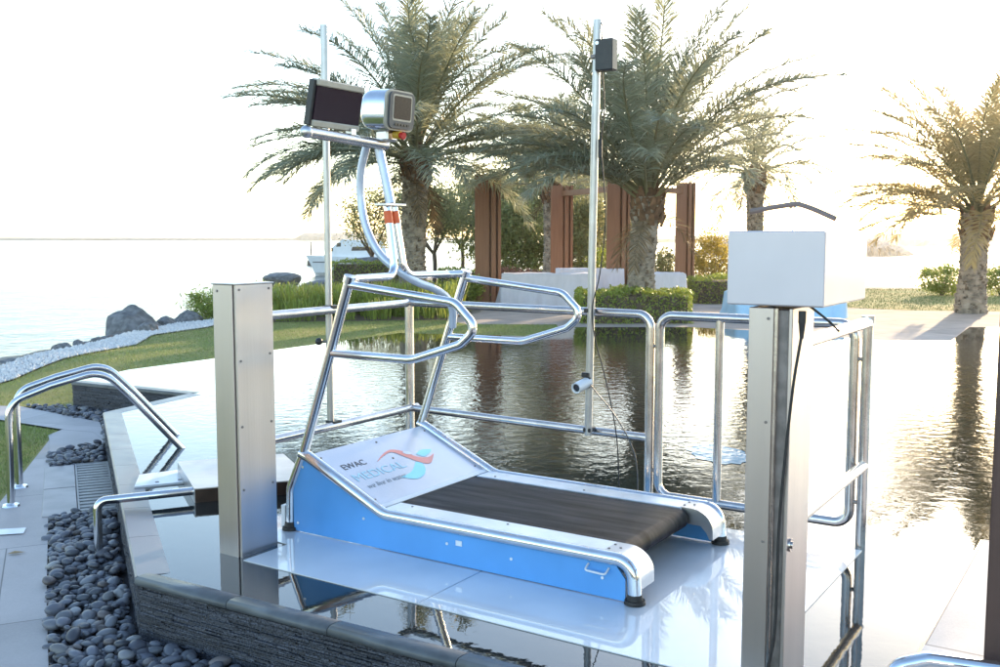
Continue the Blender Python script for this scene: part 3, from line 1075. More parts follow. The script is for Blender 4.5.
MB().tube(fillet([(.5, 0, 1.088), (1.015, 0, 1.088), (1.015, 0, .105), (0, 0, .105), (0, 0, 1.088), (.5, 0, 1.088)], .075, 9), RR, 14).obj('frame', M_TUBEW, rc)
MB().tube([(.335, 0, .105), (.335, 0, 1.088)], RR * .9, 14).obj('post', M_TUBEW, rc)
for z_ in (.92, .24):
    MB().cyl((-.055, 0, z_), (0, 0, z_), .010, 10).obj('link', M_DARKSTEEL, rc)
rdx = rail('right railing with straight rails running from the box column to the far post', W(2.535, 1.30))
MB().tube([(0, 0, -.2), (0, 0, 1.10)], RR, 14).obj('post', M_TUBEW, rdx)
MB().tube([(.0, .0, 1.10), (.012, -1.50, 1.10)], RR * 1.08, 14).obj('top_rail', M_TUBEW, rdx)
MB().tube([(.0, .02, .405), (.012, -1.50, .405)], RR, 14).obj('lower_rail', M_TUBEW, rdx)
MB().cyl((0, 0, 1.095), (0, 0, 1.132), RR * 1.25, 16).obj('collar', M_TUBE, rdx)
for z_ in (.92, .22):
    MB().cyl((-.06, .005, z_), (0, 0, z_), .010, 10).obj('link', M_DARKSTEEL, rdx)

# ------------------------------------------------------------------ the two slim poles
p1 = thing('slim_pole', 'slim steel pole behind the console monitor, clipped to the left railing', 'pole', W(-.345, .685, .40), ANG)
MB().tube([(0, 0, .0), (0, 0, 1.75)], .0195, 14).obj('pole', M_GALV, p1)
MB().tube([(0, 0, 1.74), (0, 0, 2.30)], .0225, 14).obj('upper_pole', M_GALV, p1)
for z_ in (.022, .70):
    MB().rbox((-.02, -.025, z_ - .012), (.05, .045, z_ + .012), .003).obj('clip', M_BLACK, p1)
MB().cyl((0, 0, .50), (-.04, -.035, .50), .006, 8).obj('rod', M_DARKSTEEL, p1)
MB().ball((-.045, -.04, .50), (.022, .022, .022), 14, 8).obj('knob', M_BLACK, p1)

p2 = thing('slim_pole', 'slim vertical steel pole clamped to the back railing carrying a black box', 'pole', W(1.055, 1.265, .40), ANG)
MB().tube([(0, 0, 0), (.035, 0, 2.27)], .0215, 14).obj('pole', M_GALV, p2)
for z_ in (.03, .70):
    MB().rbox((-.025, -.02, z_ - .012), (.02, .05, z_ + .012), .003).obj('clip', M_BLACK, p2)
jb = thing('junction_box', 'small black box high on the right-hand slim pole', 'box', W(1.10, 1.245, 2.43), ANG)
MB().rbox((.0, -.03, -.04), (.105, .035, .125), .005).obj('case', M_BLACK, jb)
MB().rbox((-.03, -.022, .03), (.0, .03, .05), .002).obj('clamp', M_DARKSTEEL, jb)
MB().cyl((.015, -.031, .105), (.015, -.034, .105), .010, 14).obj('indicator', M_ALU, jb)
MB().tube([(.03, 0, .12), (.02, .02, .20), (.0, .03, .24)], .004, 8).obj('aerial', M_BLACK, jb)
uc = thing('underwater_camera', 'white cylindrical camera clamped low on the right-hand slim pole', 'camera', W(1.055, 1.245, .70), ANG)
mb = MB()
ax = Vector((-.15, -.95, -.20)).normalized()
mb.tube([ax * -.01, ax * .105], .030, 20, False)
mb.tube([ax * .105, ax * .100], .030, 20, False, [.030, .022])
mb.tube([ax * -.01, ax * -.012], .030, 20, True)
mb.obj('housing', M_WHITE, uc)
MB().cyl(ax * .06, ax * .094, .022, 18).obj('lens', M_GLASS, uc)
MB().rbox((-.03, -.015, .028), (.015, .02, .055), .004).obj('clamp', M_BLACK, uc)
MB().rbox((-.012, -.01, -.03), (.022, .04, .03), .004).obj('bracket', M_BLACK, uc)

cb = MB()
cb.tube(smooth_path([W(1.135, 1.24, 2.385), W(1.150, 1.235, 2.2), W(1.128, 1.24, 1.98), W(1.140, 1.24, 1.9), W(1.165, 1.235, 1.6), W(1.135, 1.23, 1.3), W(1.09, 1.235, 1.12), W(1.105, 1.24, .95), W(1.17, 1.25, .72), W(1.235, 1.26, .40), W(1.25, 1.27, .05)], 6), .0035, 7)
tag(cb.obj('cable', M_RUBBER), 'thin black cable dangling along the slim pole from the black box', 'cable')
tag(MB().tube([W(1.126, 1.24, 2.03), W(1.126, 1.24, 1.93)], .0115, 12, True).obj('cable_connector', M_RUBBER), 'short thick black connector inline on the dangling cable', 'connector')
cb = MB()
cb.tube(smooth_path([W(1.07, 1.24, .70), W(1.14, 1.22, .64), W(1.23, 1.22, .55), W(1.31, 1.24, .42), W(1.36, 1.25, .28), W(1.37, 1.26, .02)], 6), .0035, 7)
tag(cb.obj('cable', M_BEZEL), 'grey lead sagging from the low white camera to the water', 'cable')

# ------------------------------------------------------------------ handrails and ducts at the left
gd = Vector((.859, .512, 0))


def grab(base, pts, label):
    root = thing('pool_handrail', label, 'handrail', base, math.atan2(gd.y, gd.x), 'bent steel handrails of the pool steps')
    MB().tube(fillet([(a, 0, z) for a, z in pts], [.14, .22, .2, .25], 8), .0235, 14).obj('rail', M_TUBE, root)
    f = MB()
    f.cyl((0, 0, .0), (0, 0, .012), .056, 24, .05)
    f.cyl((0, 0, .012), (0, 0, .022), .034, 18, .026)
    f.obj('flange', M_TUBE, root)
    return root


grab((-3.244, 6.496, -.27), [(0, .0), (.012, .69), (.27, .785), (.60, .868), (.79, .66), (1.14, .24)], 'nearer of two bent steel handrails rising from the paving into the pool')
grab((-3.428, 7.004, -.27), [(0, .0), (.0, .69), (.27, .775), (.60, .850), (.79, .64), (1.14, .22)], 'farther bent steel handrail half hidden behind its twin')

lr = thing('low_rail', 'low bent steel pipe reaching from the pebbles to the steel duct', 'pipe', (-2.2235, 5.404, 0))
e = Vector((-1.7377 + 2.2235, 5.640 - 5.404, 0))
MB().tube(fillet([(0, 0, -.30), (0, 0, .055), (e.x, e.y, .055)], .05, 8), .0235, 14).obj('pipe', M_TUBE, lr)

db = thing('cable_duct', 'steel box duct, front coloured in shade brown, joining the left column just above the water', 'duct', (-1.733, 5.573, 0))
eL = Vector((-2.0505 + 1.733, 6.2615 - 5.573, 0))
eR = Vector((.62, .235, 0))
po = [(0, 0), (eR.x, eR.y), (eR.x + eL.x, eR.y + eL.y), (eL.x, eL.y)]
M_DUCT_SHADE = mat('duct_shade_brown', (.045, .024, .017), .35, .3, var=.3, vscale=8)  # steel front with its brown shade put into the colour
MB().prism(po, -.12, .076).obj('body', M_DUCT_SHADE, db)
MB().prism([(p[0] * 1.0 - .004, p[1] - .004) if i == 0 else p for i, p in enumerate(po)], .077, .083).obj('lid', mat('duct_sky_lid', (.60, .56, .52), .45, .5, var=.1, vscale=6), db)  # pale top, the reflected sky put into its colour
nn_ = Vector((-eL.y, eL.x, 0)).normalized() * .004
MB().prism([(0, 0), (eL.x, eL.y), (eL.x + nn_.x * 1.0, eL.y + nn_.y), (nn_.x, nn_.y)], -.1, .082).obj('side_cover', M_PLATE, db)
tr = thing('step_plate', 'white plate with two bolt heads at water level beside the duct', 'plate', (-2.08, 5.85, .0))
q = [Vector(p) for p in ((-.12, .05, 0), (.20, .20, 0), (.06, .52, 0), (-.2, .36, 0))]
MB().prism([(p.x, p.y) for p in q], -.02, .012).obj('plate', M_WHITE, tr)
sc = []
screws(sc, [(-.02, .16, .012), (.10, .22, .012)], (0, 0, 1), .012)
fix(sc, 'bolt', M_DARKSTEEL, tr)

# grate and slabs by the wall
wv = Vector((.4025, -.9154, 0))              # along the wall towards the camera
wp = Vector((.9154, .4025, 0))               # towards the pool
gz = -.29
gr = thing('drain_grate', 'slatted drain grate in the paving beside the slate pool wall', 'grate', (-3.33, 7.70, gz))
mx = Matrix(((wv.x, wp.x, 0, 0), (wv.y, wp.y, 0, 0), (0, 0, 1, 0), (0, 0, 0, 1)))
gl = 1.52
fr = MB()
fr.box((0, 0, 0), (gl, .012, .03), mx)
fr.box((0, .228, 0), (gl, .24, .03), mx)
fr.box((0, .012, 0), (.012, .228, .03), mx)
fr.box((gl - .012, .012, 0), (gl, .228, .03), mx)
fr.obj('frame', M_GRATE, gr)
sl = MB()
k = .02
while k < gl - .02:
    sl.box((k, .013, .008), (k + .05, .227, .028), mx)
    k += .088
sl.obj('slat_panel', M_GRATE, gr)
M_SLAB = paving_mat('pale_slab', (.31, .31, .33), (.12, .12, .12), .78, 1.0, rough=.5, var=.04)
for k in range(2):
    sb = MB().rbox((.01 + k * .77, -.215, .0), (.76 + k * .77, -.004, .026), .003, mx).obj('paving_slab', mat('slab_face', (.40, .36, .35), .5, var=.12, vscale=6, bump=.05, bscale=60), None, (-3.33, 7.70, gz))
    tag(sb, ['farther pale slab between walk and drain grate', 'nearer pale slab between walk and drain grate'][k], 'slab')
wm = MB().flat([(-2.86, 5.86), (-3.12, 5.80), (-3.16, 5.92), (-2.90, 5.98)], gz + .026).obj('floor_strip', M_WHITE)  # flat white strip lying on the walk
tag(wm, 'short white strip on the grey walk at the left', 'marking')
lf = MB()
lf.add([(-.05, 0, .004), (-.01, .022, .012), (.05, .004, .006), (.0, -.02, .011), (.0, .001, .004)], [(0, 4, 1), (1, 4, 2), (2, 4, 3), (3, 4, 0)], True)
tag(lf.obj('fallen_leaf', M_LEAF, None, (-2.72, 5.48, gz + .022), .3), 'small dry brown leaf lying on the grey walk', 'leaf')

# ------------------------------------------------------------------ right-hand deck, post, rail
M_DECK = paving_mat('cream_stone', (.74, .67, .61), (.45, .38, .33), 3.0, 1.5, rough=.8, var=.03)
dk = thing('stone_deck', 'cream stone deck slab beside the brown post at the right edge', 'deck', W(3.03, 1.66), ANG)
MB().prism([(.0, .02), (2.6, .02), (2.6, -4.0), (.0, -4.0)], -.1, .024).obj('slab', M_DECK, dk)
MB().prism([(-.012, .02), (-.001, .02), (-.001, -4.0), (-.012, -4.0)], -.1, .020).obj('edge', M_CORTEN, dk)
ps = thing('pergola_post', 'dark brown post cut off by the right edge of the picture', 'post', W(3.285, -.384, .024), ANG)
MB().rbox((0, 0, .02), (.20, .20, 3.0), .004).obj('post', mat('dark_post', (.075, .040, .032), .45, var=.15, vscale=3, stretch=(6, 6, .5)), ps)
MB().rbox((-.02, -.02, .0), (.22, .22, .02), .003).obj('base_plate', M_DARKSTEEL, ps)
for k in range(2):
    h = thing('pool_handrail', ['low bent steel handrail at the bottom right corner', 'second low bent handrail just below it at the bottom right'][k], 'handrail', (1.165 + k * .01, 2.86 - k * .13, 0), -.05, 'bent steel handrails of the pool steps')
    MB().tube(fillet([(0, 0, -.25), (0, 0, .235), (.10, 0, .258), (.55, .0, .20), (.62, 0, .024)], [.05, .05, .06], 8), .0235, 14).obj('rail', M_TUBE, h)

# pale blue patch laid flat on the water surface
pb = MB()
pts = []
for k in range(26):
    a = 2 * math.pi * k / 26
    pts.append((math.cos(a) * .20 * (1 + rnd.uniform(-.2, .2)), math.sin(a) * .32 * (1 + rnd.uniform(-.2, .2))))
tag(pb.flat(pts, .003).obj('blue_patch', water_mat('blue_patch_water', (.07, .30, .46), 9.0, .5, 34, .2, dist=.011, ior=1.4), None, (1.52, 6.86, 0)), 'pale blue patch on the pool behind the rail frame', 'mat')

# ------------------------------------------------------------------ plants: builders
def unit(a):
    return a / (np.linalg.norm(a, axis=-1, keepdims=True) + 1e-12)


def frond_arrays(L_, th0, droop, nl, rs, ll, w, az, base, curl=0.0):
    """one feather frond: leaflet quads and rib quads, placed at base with azimuth az"""
    N_ = 26
    s_ = np.linspace(0, 1, N_)
    el = th0 - droop * s_ ** 1.35
    ds = L_ / (N_ - 1)
    P = np.zeros((N_, 3))
    side_curve = curl * s_ ** 2
    for i in range(1, N_):
        e_ = .5 * (el[i] + el[i - 1])
        P[i] = P[i - 1] + ds * np.array([math.cos(e_) * math.cos(side_curve[i]), math.cos(e_) * math.sin(side_curve[i]), math.sin(e_)])
    T = unit(np.gradient(P, axis=0))
    S = unit(np.cross(np.array([0, 0, 1.0]) + 0 * T, T) + np.array([1e-6, 0, 0]))
    S = np.where(np.abs(T[:, 2:3]) > .985, np.array([[0, 1.0, 0]]), S)
    Nn = unit(np.cross(T, S))
    # leaflets
    k = np.linspace(.19, .995, nl)
    k = np.concatenate([k, k + .4 / nl])
    k = np.clip(k, 0, .999)
    sgn = np.concatenate([np.ones(nl), -np.ones(nl)])
    f = k * (N_ - 1)
    i0 = f.astype(int)
    fr = (f - i0)[:, None]
    lerp = lambda A: A[i0] * (1 - fr) + A[np.minimum(i0 + 1, N_ - 1)] * fr
    b, t, sd_, nn = lerp(P), lerp(T), lerp(S), lerp(Nn)
    a = np.radians(66 - 30 * k + rs.normal(0, 7, len(k)))
    v = np.radians(14 + rs.normal(0, 15, len(k)))
    d = t * np.cos(a)[:, None] + (sd_ * sgn[:, None] * np.cos(v)[:, None] + nn * np.sin(v)[:, None]) * np.sin(a)[:, None]
    prof = np.clip(.30 + 2.8 * (k - .17), .3, 1) * (1 - .55 * np.clip((k - .5) / .5, 0, 1) ** 1.4)
    l = ll * prof * (1 + rs.normal(0, .12, len(k)))
    d2 = unit(d + np.array([0, 0, -.42]) * (1 + rs.normal(0, .6, len(k)))[:, None])
    tw = rs.normal(0, .6, len(k))
    wd = unit(np.cross(d, nn * np.cos(tw)[:, None] + t * np.sin(tw)[:, None]))
    m_ = b + d * (l * .5)[:, None]
    e = m_ + d2 * (l * .5)[:, None]
    ww = (w * (.75 + .5 * rs.rand(len(k))))[:, None]
    V = np.stack([b - wd * ww * .3, b + wd * ww * .3, m_ - wd * ww * .5, m_ + wd * ww * .5, e - wd * .0012, e + wd * .0012], 1)
    n = len(k)
    o = (np.arange(n) * 6)[:, None]
    Fq = np.concatenate([o + np.array([0, 1, 3, 2]), o + np.array([2, 3, 5, 4])])
    V = V.reshape(-1, 3)
    # rib: 3-sided tapering
    rw = np.linspace(.030, .004, N_)[:, None] * (L_ / 3)
    rw[:3] *= np.array([[1.9], [1.5], [1.2]])
    RV = np.stack([P + S * rw, P - S * rw, P - Nn * rw * .8], 1).reshape(-1, 3)
    o = (np.arange(N_ - 1) * 3)[:, None]
    RF = np.concatenate([np.concatenate([o + j, o + (j + 1) % 3, o + 3 + (j + 1) % 3, o + 3 + j], 1) for j in range(3)])
    c, s0 = math.cos(az), math.sin(az)
    M = np.array([[c, s0, 0], [-s0, c, 0], [0, 0, 1]])
    return V @ M + base, Fq, RV @ M + base, RF


def cat_arrays(lst):
    Vs, Fs, o = [], [], 0
    for V, F_ in lst:
        Vs.append(V); Fs.append(F_ + o); o += len(V)
    return np.concatenate(Vs), np.concatenate(Fs)


def palm(label, loc, hz, r0, nf, L_, seed, nboot=46, *, leafm=None, lean=(0, 0), ll=.52, low=-30, top=82, boots=True, extra=(), dry=6, dro=45, spathe=False):
    """date palm: scarred trunk, old leaf boots, feather crown, a few dry fronds"""
    rs = np.random.RandomState(seed)
    root = thing('palm_tree', label, 'palm tree', loc)
    # trunk with diamond leaf scars
    seg, dz = 40, .022
    nz = int(hz / dz) + 2
    V, Hs = [], []
    rows, per = .10, 8
    for i in range(nz):
        z = i * hz / (nz - 1)
        f = z / hz
        r = r0 * (1.16 - .28 * min(1, f * 2.5) + .10 * f + .22 * max(0, f - .78) / .22 * .7)
        row = int(z / rows)
        u = (z / rows) % 1
        for k in range(seg):
            a = 2 * math.pi * k / seg
            q_ = k / seg * per + .42 * row + .16 * math.sin(row * 2.7 + k * .31)
            zz_ = z / rows + .22 * math.sin(int(q_) * 1.9 + seed) + .10 * math.sin(k * .8 + z * 9)
            row2, u = int(zz_ + 9), (zz_ + 9) % 1
            q_ += .42 * (row2 - row)
            ph = q_ % 1
            hs_ = math.sin(int(q_) * 12.99 + row2 * 78.2) * 43758.5
            hs_ -= math.floor(hs_)
            dia = 1 - abs(ph - .5 - (hs_ - .5) * .2) * 2
            h = (.30 + .70 * u) * min(1, dia * 2.6) * (.72 + .5 * hs_)
            Hs.append(h)
            rr_ = r * (.88 + .19 * h + rs.normal(0, .015))
            V.append((lean[0] * f * f + rr_ * math.cos(a), lean[1] * f * f + rr_ * math.sin(a), z - .05))
    ii = np.arange(nz * seg).reshape(nz, seg)
    nx_ = np.roll(ii, -1, 1)
    F_ = np.stack([ii[:-1], nx_[:-1], nx_[1:], ii[1:]], -1).reshape(-1, 4)
    tk = np_obj('trunk', V, F_, M_TRUNK, root, smooth=False)
    tk.data.materials.append(M_FIBRE_SHADE)
    HH = np.array(Hs)[F_].mean(1)
    tk.data.polygons.foreach_set('material_index', (HH < .27).astype(np.int32))  # recessed faces take the darker fibre colour, painted shade included
    tk.data.update()
    cx = np.array([lean[0], lean[1], hz - .05])
    if boots:
        mb = MB()
        for k in range(nboot):
            zz = hz - .05 - .55 + .6 * k / nboot
            a = k * 2.399
            el = R(66 + 12 * (k / nboot))
            d = Vector((math.cos(a) * math.cos(el), math.sin(a) * math.cos(el), math.sin(el)))
            rr_ = r0 * (.92 + .08 * k / nboot)
            b = Vector((lean[0] + math.cos(a) * rr_, lean[1] + math.sin(a) * rr_, zz))
            tl = Vector((-math.sin(a), math.cos(a), 0))
            nrm = d.cross(tl)
            ln = rs.uniform(.16, .32)
            w0, w1, th = .075, .035, .022
            vs = [b - tl * w0 - nrm * th, b + tl * w0 - nrm * th, b + tl * w0 + nrm * th, b - tl * w0 + nrm * th]
            vs += [b + d * ln - tl * w1 - nrm * th * .6, b + d * ln + tl * w1 - nrm * th * .6, b + d * ln + tl * w1 + nrm * th * .6, b + d * ln - tl * w1 + nrm * th * .6]
            mb.add(vs, [(0, 3, 2, 1), (4, 5, 6, 7), (0, 1, 5, 4), (1, 2, 6, 5), (2, 3, 7, 6), (3, 0, 4, 7)])
        mb.obj('leaf_boots', M_TRUNKD, root)
    lv, rb_, dv = [], [], []
    for k in range(nf):
        q = (k + .5) / nf                       # 0 young and upright .. 1 old and hanging
        az = k * 2.39996 + rs.normal(0, .18)
        th = R(top + (low - top) * q ** .95 + rs.normal(0, 6))
        dr = R(34 + dro * min(1, q * 1.2) + rs.normal(0, 8))
        ln = L_ * (.80 + .28 * math.sin(math.pi * min(1, q * 1.1 + .12))) * (1 + rs.normal(0, .05))
        b = cx + np.array([math.cos(az) * r0 * .55 * q, math.sin(az) * r0 * .55 * q, .16 * (1 - q) - .12 * q])
        V, F1, RV, RF = frond_arrays(ln, th, dr, int(92 * ln / 2.8), rs, ll, .023, az, b, rs.normal(0, .25))
        lv.append((V, F1)); rb_.append((RV, RF))
    for az, th, dr, ln in extra:
        V, F1, RV, RF = frond_arrays(ln, R(th), R(dr), int(92 * ln / 2.8), rs, ll, .023, R(az), cx, 0)
        lv.append((V, F1)); rb_.append((RV, RF))
    V, F_ = cat_arrays(lv)
    crown = np_obj('crown', V, F_, leafm or M_FROND, root)
    V, F_ = cat_arrays(rb_)
    np_obj('frond_ribs', V, F_, M_RACHIS, crown)
    if spathe:
        V, F1, RV, RF = frond_arrays(2.5, R(84), R(10), 90, rs, .16, .03, .2, cx + np.array([.12, -.2, .5]), 0)
        V, F_ = cat_arrays([(V, F1), (RV, RF)])
        np_obj('dry_spathe', V, F_, mat('spathe_tan', (.55, .33, .15), .6, isl=.3, trans=.4), root)
    if dry:
        for k in range(dry):
            az = k * 2.1 + rs.rand()
            V, F1, RV, RF = frond_arrays(L_ * .38, R(-30 + rs.normal(0, 12)), R(48), 34, rs, ll * .7, .022, az, cx + np.array([0, 0, -.25]), rs.normal(0, .3))
            dv.append((V, F1)); dv.append((RV, RF))
        V, F_ = cat_arrays(dv)
        np_obj('dry_fronds', V, F_, M_DRY, root)
    return root


def leaf_quads(C_, size, rs, ar=.45, up=.0, jit=.35):
    n = len(C_)
    u = unit(rs.normal(0, 1, (n, 3)) + np.array([0, 0, up]))
    v = unit(np.cross(u, rs.normal(0, 1, (n, 3))))
    l = (size * (1 + rs.uniform(-jit, jit, n)))[:, None]
    w = l * ar
    V = np.stack([C_ - u * l * .5, C_ + v * w * .5 + u * l * .05, C_ + u * l * .5, C_ - v * w * .5 + u * l * .05], 1).reshape(-1, 3)
    F_ = np.arange(n * 4).reshape(n, 4)
    return V, F_


def blob(n, rx, ry, rz, rs, clumps=26, cs=.24, shell=.75, flat=.0):
    """leaf centres in clumps spread through an uneven ellipsoid"""
    d = unit(rs.normal(0, 1, (clumps, 3)))
    rad = shell + (1 - shell) * rs.rand(clumps)[:, None] * 1.1 - .12
    c = d * rad
    k = rs.randint(0, clumps, n)
    p = c[k] + rs.normal(0, cs, (n, 3)) * (.6 + .8 * rs.rand(clumps)[k][:, None])
    p[:, 2] = np.maximum(p[:, 2], -1 + flat)
    return p * np.array([rx, ry, rz])


def bush(label, loc, rx, ry, h, n, size, m, seed, name='bush', cat='bush', group=None, clumps=30, stems=True, ar=.45):
    rs = np.random.RandomState(seed)
    root = thing(name, label, cat, loc, 0, group)
    p = blob(int(n * 1.7), rx * 1.12, ry * 1.12, h / 2, rs, clumps + 14, .2)
    p[:, 2] += h / 2
    p[:, 2] = np.abs(p[:, 2]) + .02
    V, F_ = leaf_quads(p, size, rs, ar, .3)
    np_obj('foliage', V, F_, m, root)
    if stems:
        mb = MB()
        for k in range(9):
            a = k * 2.4
            e_ = Vector((math.cos(a) * rx * .6, math.sin(a) * ry * .6, h * rs.uniform(.5, .85)))
            mb.tube([(0, 0, -.05), e_ * .5 + Vector((0, 0, h * .1)), e_], .02, 6, True, [.02, .014, .006])
        mb.obj('stems', M_TWIG, root)
    return root


def hedge(label, loc, rot, lx, ly, h, n, seed, m=None):
    rs = np.random.RandomState(seed)
    root = thing('hedge', label, 'hedge', loc, rot)
    ar_ = np.array([lx * ly, lx * h, lx * h, ly * h, ly * h])
    f = rs.choice(5, n, p=ar_ / ar_.sum())
    a, b = rs.rand(n), rs.rand(n)
    dpt = np.abs(rs.normal(0, .035, n)) - .015
    X, Y, Z = a * lx, b * ly, np.full(n, h) - dpt
    s_ = f == 1; Y[s_] = dpt[s_]; Z[s_] = b[s_] * h
    s_ = f == 2; Y[s_] = ly - dpt[s_]; Z[s_] = b[s_] * h
    s_ = f == 3; X[s_] = dpt[s_]; Y[s_] = a[s_] * ly; Z[s_] = b[s_] * h
    s_ = f == 4; X[s_] = lx - dpt[s_]; Y[s_] = a[s_] * ly; Z[s_] = b[s_] * h
    wob = .04 * np.sin(X * 5.1 + seed) + .03 * np.sin(X * 13 + Y * 9) + .02 * np.sin(X * 31)
    Z += wob * (Z / h)
    Y += (.03 * np.sin(X * 7 + Z * 6)) * (f == 1)
    V, F_ = leaf_quads(np.stack([X, Y, Z], 1), .055, rs, .55, .4)
    np_obj('foliage', V, F_, m or M_HEDGE, root)
    MB().box((.07, .07, -.05), (lx - .07, ly - .07, h - .09)).obj('branches', M_TWIG, root)
    return root


def strap_mesh(seed, n, h, spread, w):
    rs = np.random.RandomState(seed)
    Vs, Fs, o = [], [], 0
    for k in range(n):
        a = rs.rand() * 6.283
        r_ = rs.rand() ** .7 * spread * .45
        b = np.array([math.cos(a) * r_, math.sin(a) * r_, 0])
        a2 = a + rs.normal(0, .6)
        hh = h * rs.uniform(.6, 1.1)
        out = spread * rs.uniform(.15, .75)
        d = np.array([math.cos(a2), math.sin(a2), 0])
        sd_ = np.array([-d[1], d[0], 0]) * w
        pts = [b, b + d * out * .25 + [0, 0, hh * .55], b + d * out * .6 + [0, 0, hh * .92], b + d * out * 1.0 + [0, 0, hh * rs.uniform(.7, 1.0)]]
        for p, ws_ in zip(pts, (.7, 1, .8, .08)):
            Vs += [p - sd_ * ws_, p + sd_ * ws_]
        for j in range(3):
            Fs.append((o + 2 * j, o + 2 * j + 1, o + 2 * j + 3, o + 2 * j + 2))
        o += 8
    return np.array(Vs), np.array(Fs)


def tree(label, loc, h, cw, ch, n, seed, m=None, size=.11, group=None, forks=5):
    """small broadleaf tree: forked trunk, loose clumped crown"""
    rs = np.random.RandomState(seed)
    root = thing('tree', label, 'tree', loc, 0, group)
    mb = MB()
    z0 = h - ch
    mb.tube(smooth_path([(0, 0, -.1), (.04, 0, z0 * .45), (.0, .03, z0 * .8)], 4), .07, 8)
    cl = []
    for k in range(forks):
        a = k * 2.4 + rs.rand()
        e_ = Vector((math.cos(a) * cw * .36, math.sin(a) * cw * .36, z0 + ch * rs.uniform(.35, .8)))
        mid = e_ * .5 + Vector((0, 0, z0 * .35))
        pth = smooth_path([(0, .03, z0 * .72), mid, e_], 4)
        mb.tube(pth, .04, 7, True, list(np.linspace(.045, .01, len(pth))))
        for j in range(3):
            q = pth[len(pth) // 2 + j]
            e2 = q + Vector((rs.normal(0, .25) * cw, rs.normal(0, .25) * cw, rs.uniform(.05, .35) * ch))
            mb.tube([q, e2], .012, 5, True, [.016, .005])
    mb.obj('trunk', M_TWIG, root)
    p = blob(int(n * 1.8), cw / 2, cw / 2, ch / 2, rs, 40, .2, .62)
    p[:, 2] += z0 + ch / 2
    V, F_ = leaf_quads(p, size, rs, .45, .1)
    np_obj('crown', V, F_, m or M_TREE, root)
    return root


def bxp(px, D):
    return (px - 500) / 1000 * D


# ------------------------------------------------------------------ pergola behind the pool
pg = thing('pergola', 'brown timber pergola of paired board posts among the palms', 'pergola', (2.2, 25, 0))


def board_post(px, D, w, h=2.95):
    x = bxp(px, D) - 2.2
    y = D - 25
    mb = MB()
    mb.rbox((x - w / 2, y, -.05), (x + w * .06, y + .12, h), .006)
    mb.rbox((x + w * .13, y - .06, -.05), (x + w * .30, y + .10, h), .006)
    mb.rbox((x + w * .38, y - .03, -.05), (x + w * .5, y + .12, h), .006)
    mb.box((x - w * .4, y + .121, -.05), (x + w * .45, y + .20, h - .02))
    mb.obj('post', M_CORTEN, pg)


board_post(488, 23.0, .60)
board_post(561.5, 28.0, .62)
board_post(618, 25.0, .58)
board_post(684.5, 26.5, .50)
for a, b in (((561.5, 28.0), (618, 25.0)), ((618, 25.0), (684.5, 26.5))):
    p, q = Vector((bxp(*a) - 2.2, a[1] - 25 + .15, 2.87)), Vector((bxp(*b) - 2.2, b[1] - 25 + .15, 2.87))
    d = (q - p).normalized(); sdv = Vector((-d.y, d.x, 0)) * .07
    MB().prism([(v.x, v.y) for v in (p - sdv, q - sdv, q + sdv, p + sdv)], 2.66, 2.80).obj('beam', M_CORTEN, pg)


# ------------------------------------------------------------------ cloth-covered tables and the blue cover
def draped(name, label, cat, loc, rot, lx, ly, h, m, seed, group=None, flare=.085):
    rs = random.Random(seed)
    root = thing(name, label, cat, loc, rot, group)
    mb = MB()
    per, V = [], []
    n = 96
    def pt(u):
        d = u * 2 * (lx + ly)
        for (a, b, l) in (((-lx / 2, -ly / 2), (1, 0), lx), ((lx / 2, -ly / 2), (0, 1), ly), ((lx / 2, ly / 2), (-1, 0), lx), ((-lx / 2, ly / 2), (0, -1), ly)):
            if d <= l + 1e-9:
                return Vector((a[0] + b[0] * d, a[1] + b[1] * d, 0)), Vector((b[1], -b[0], 0))
            d -= l
        return Vector((-lx / 2, -ly / 2, 0)), Vector((0, -1, 0))
    ph = rs.random() * 6
    lv = 7
    for j in range(lv):
        f = (0, .035, .12, .3, .52, .76, 1)[j]
        for k in range(n):
            p, nr = pt(k / n)
            fold = (math.sin(k * 1.05 + ph) * .6 + math.sin(k * .41 + ph * 2) * .7 + math.sin(k * 1.9 + ph) * .3) * (.4 + .6 * f)
            o = nr * (f * (flare + fold * flare * .9) - (.03 if j == 0 else 0))
            V.append(Vector((p.x + o.x, p.y + o.y, h - f * (h - .01) + (.010 * math.sin(k * .37 + ph) + .007 * math.sin(k * .9) if j < 3 else 0))))
    fs = []
    for j in range(lv - 1):
        for k in range(n):
            fs.append((j * n + k, (j + 1) * n + k, (j + 1) * n + (k + 1) % n, j * n + (k + 1) % n))
    mb.add(V, fs, True)
    mb.add(V[:n], [tuple(range(n))])
    cl = mb.obj('cloth', m, root)
    MB().box((-lx / 2 + .03, -ly / 2 + .03, h - .06), (lx / 2 - .03, ly / 2 - .03, h - .03)).obj('tabletop', M_CORTEN, root)
    for sx in (-1, 1):
        for sy in (-1, 1):
            MB().cyl((sx * (lx / 2 - .1), sy * (ly / 2 - .1), 0), (sx * (lx / 2 - .1), sy * (ly / 2 - .1), h - .06), .02, 8).obj('leg', M_BLACK, root)
    return root


GP = 'white draped tables under the pergola'
draped('covered_table', 'widest white draped table, in front between two pergola posts', 'table', (bxp(547, 22), 22.3, -.02), -.06, 1.95, .85, .74, M_CLOTH, 3, GP)
draped('covered_table', 'white draped table standing just behind the widest one', 'table', (bxp(590, 25), 25.2, -.02), .1, 1.6, .8, .76, M_CLOTH, 4, GP)
draped('covered_table', 'small white draped table right of the thick palm trunk', 'table', (bxp(669, 22.3), 22.6, -.02), .0, .72, .8, .74, M_CLOTH, 5, GP)
draped('covered_bench', 'low bench under a light blue cover beyond the rails', 'bench', (5.48, 19.3, -.02), .02, 2.1, .9, .50, M_TARP, 6, None, .09)

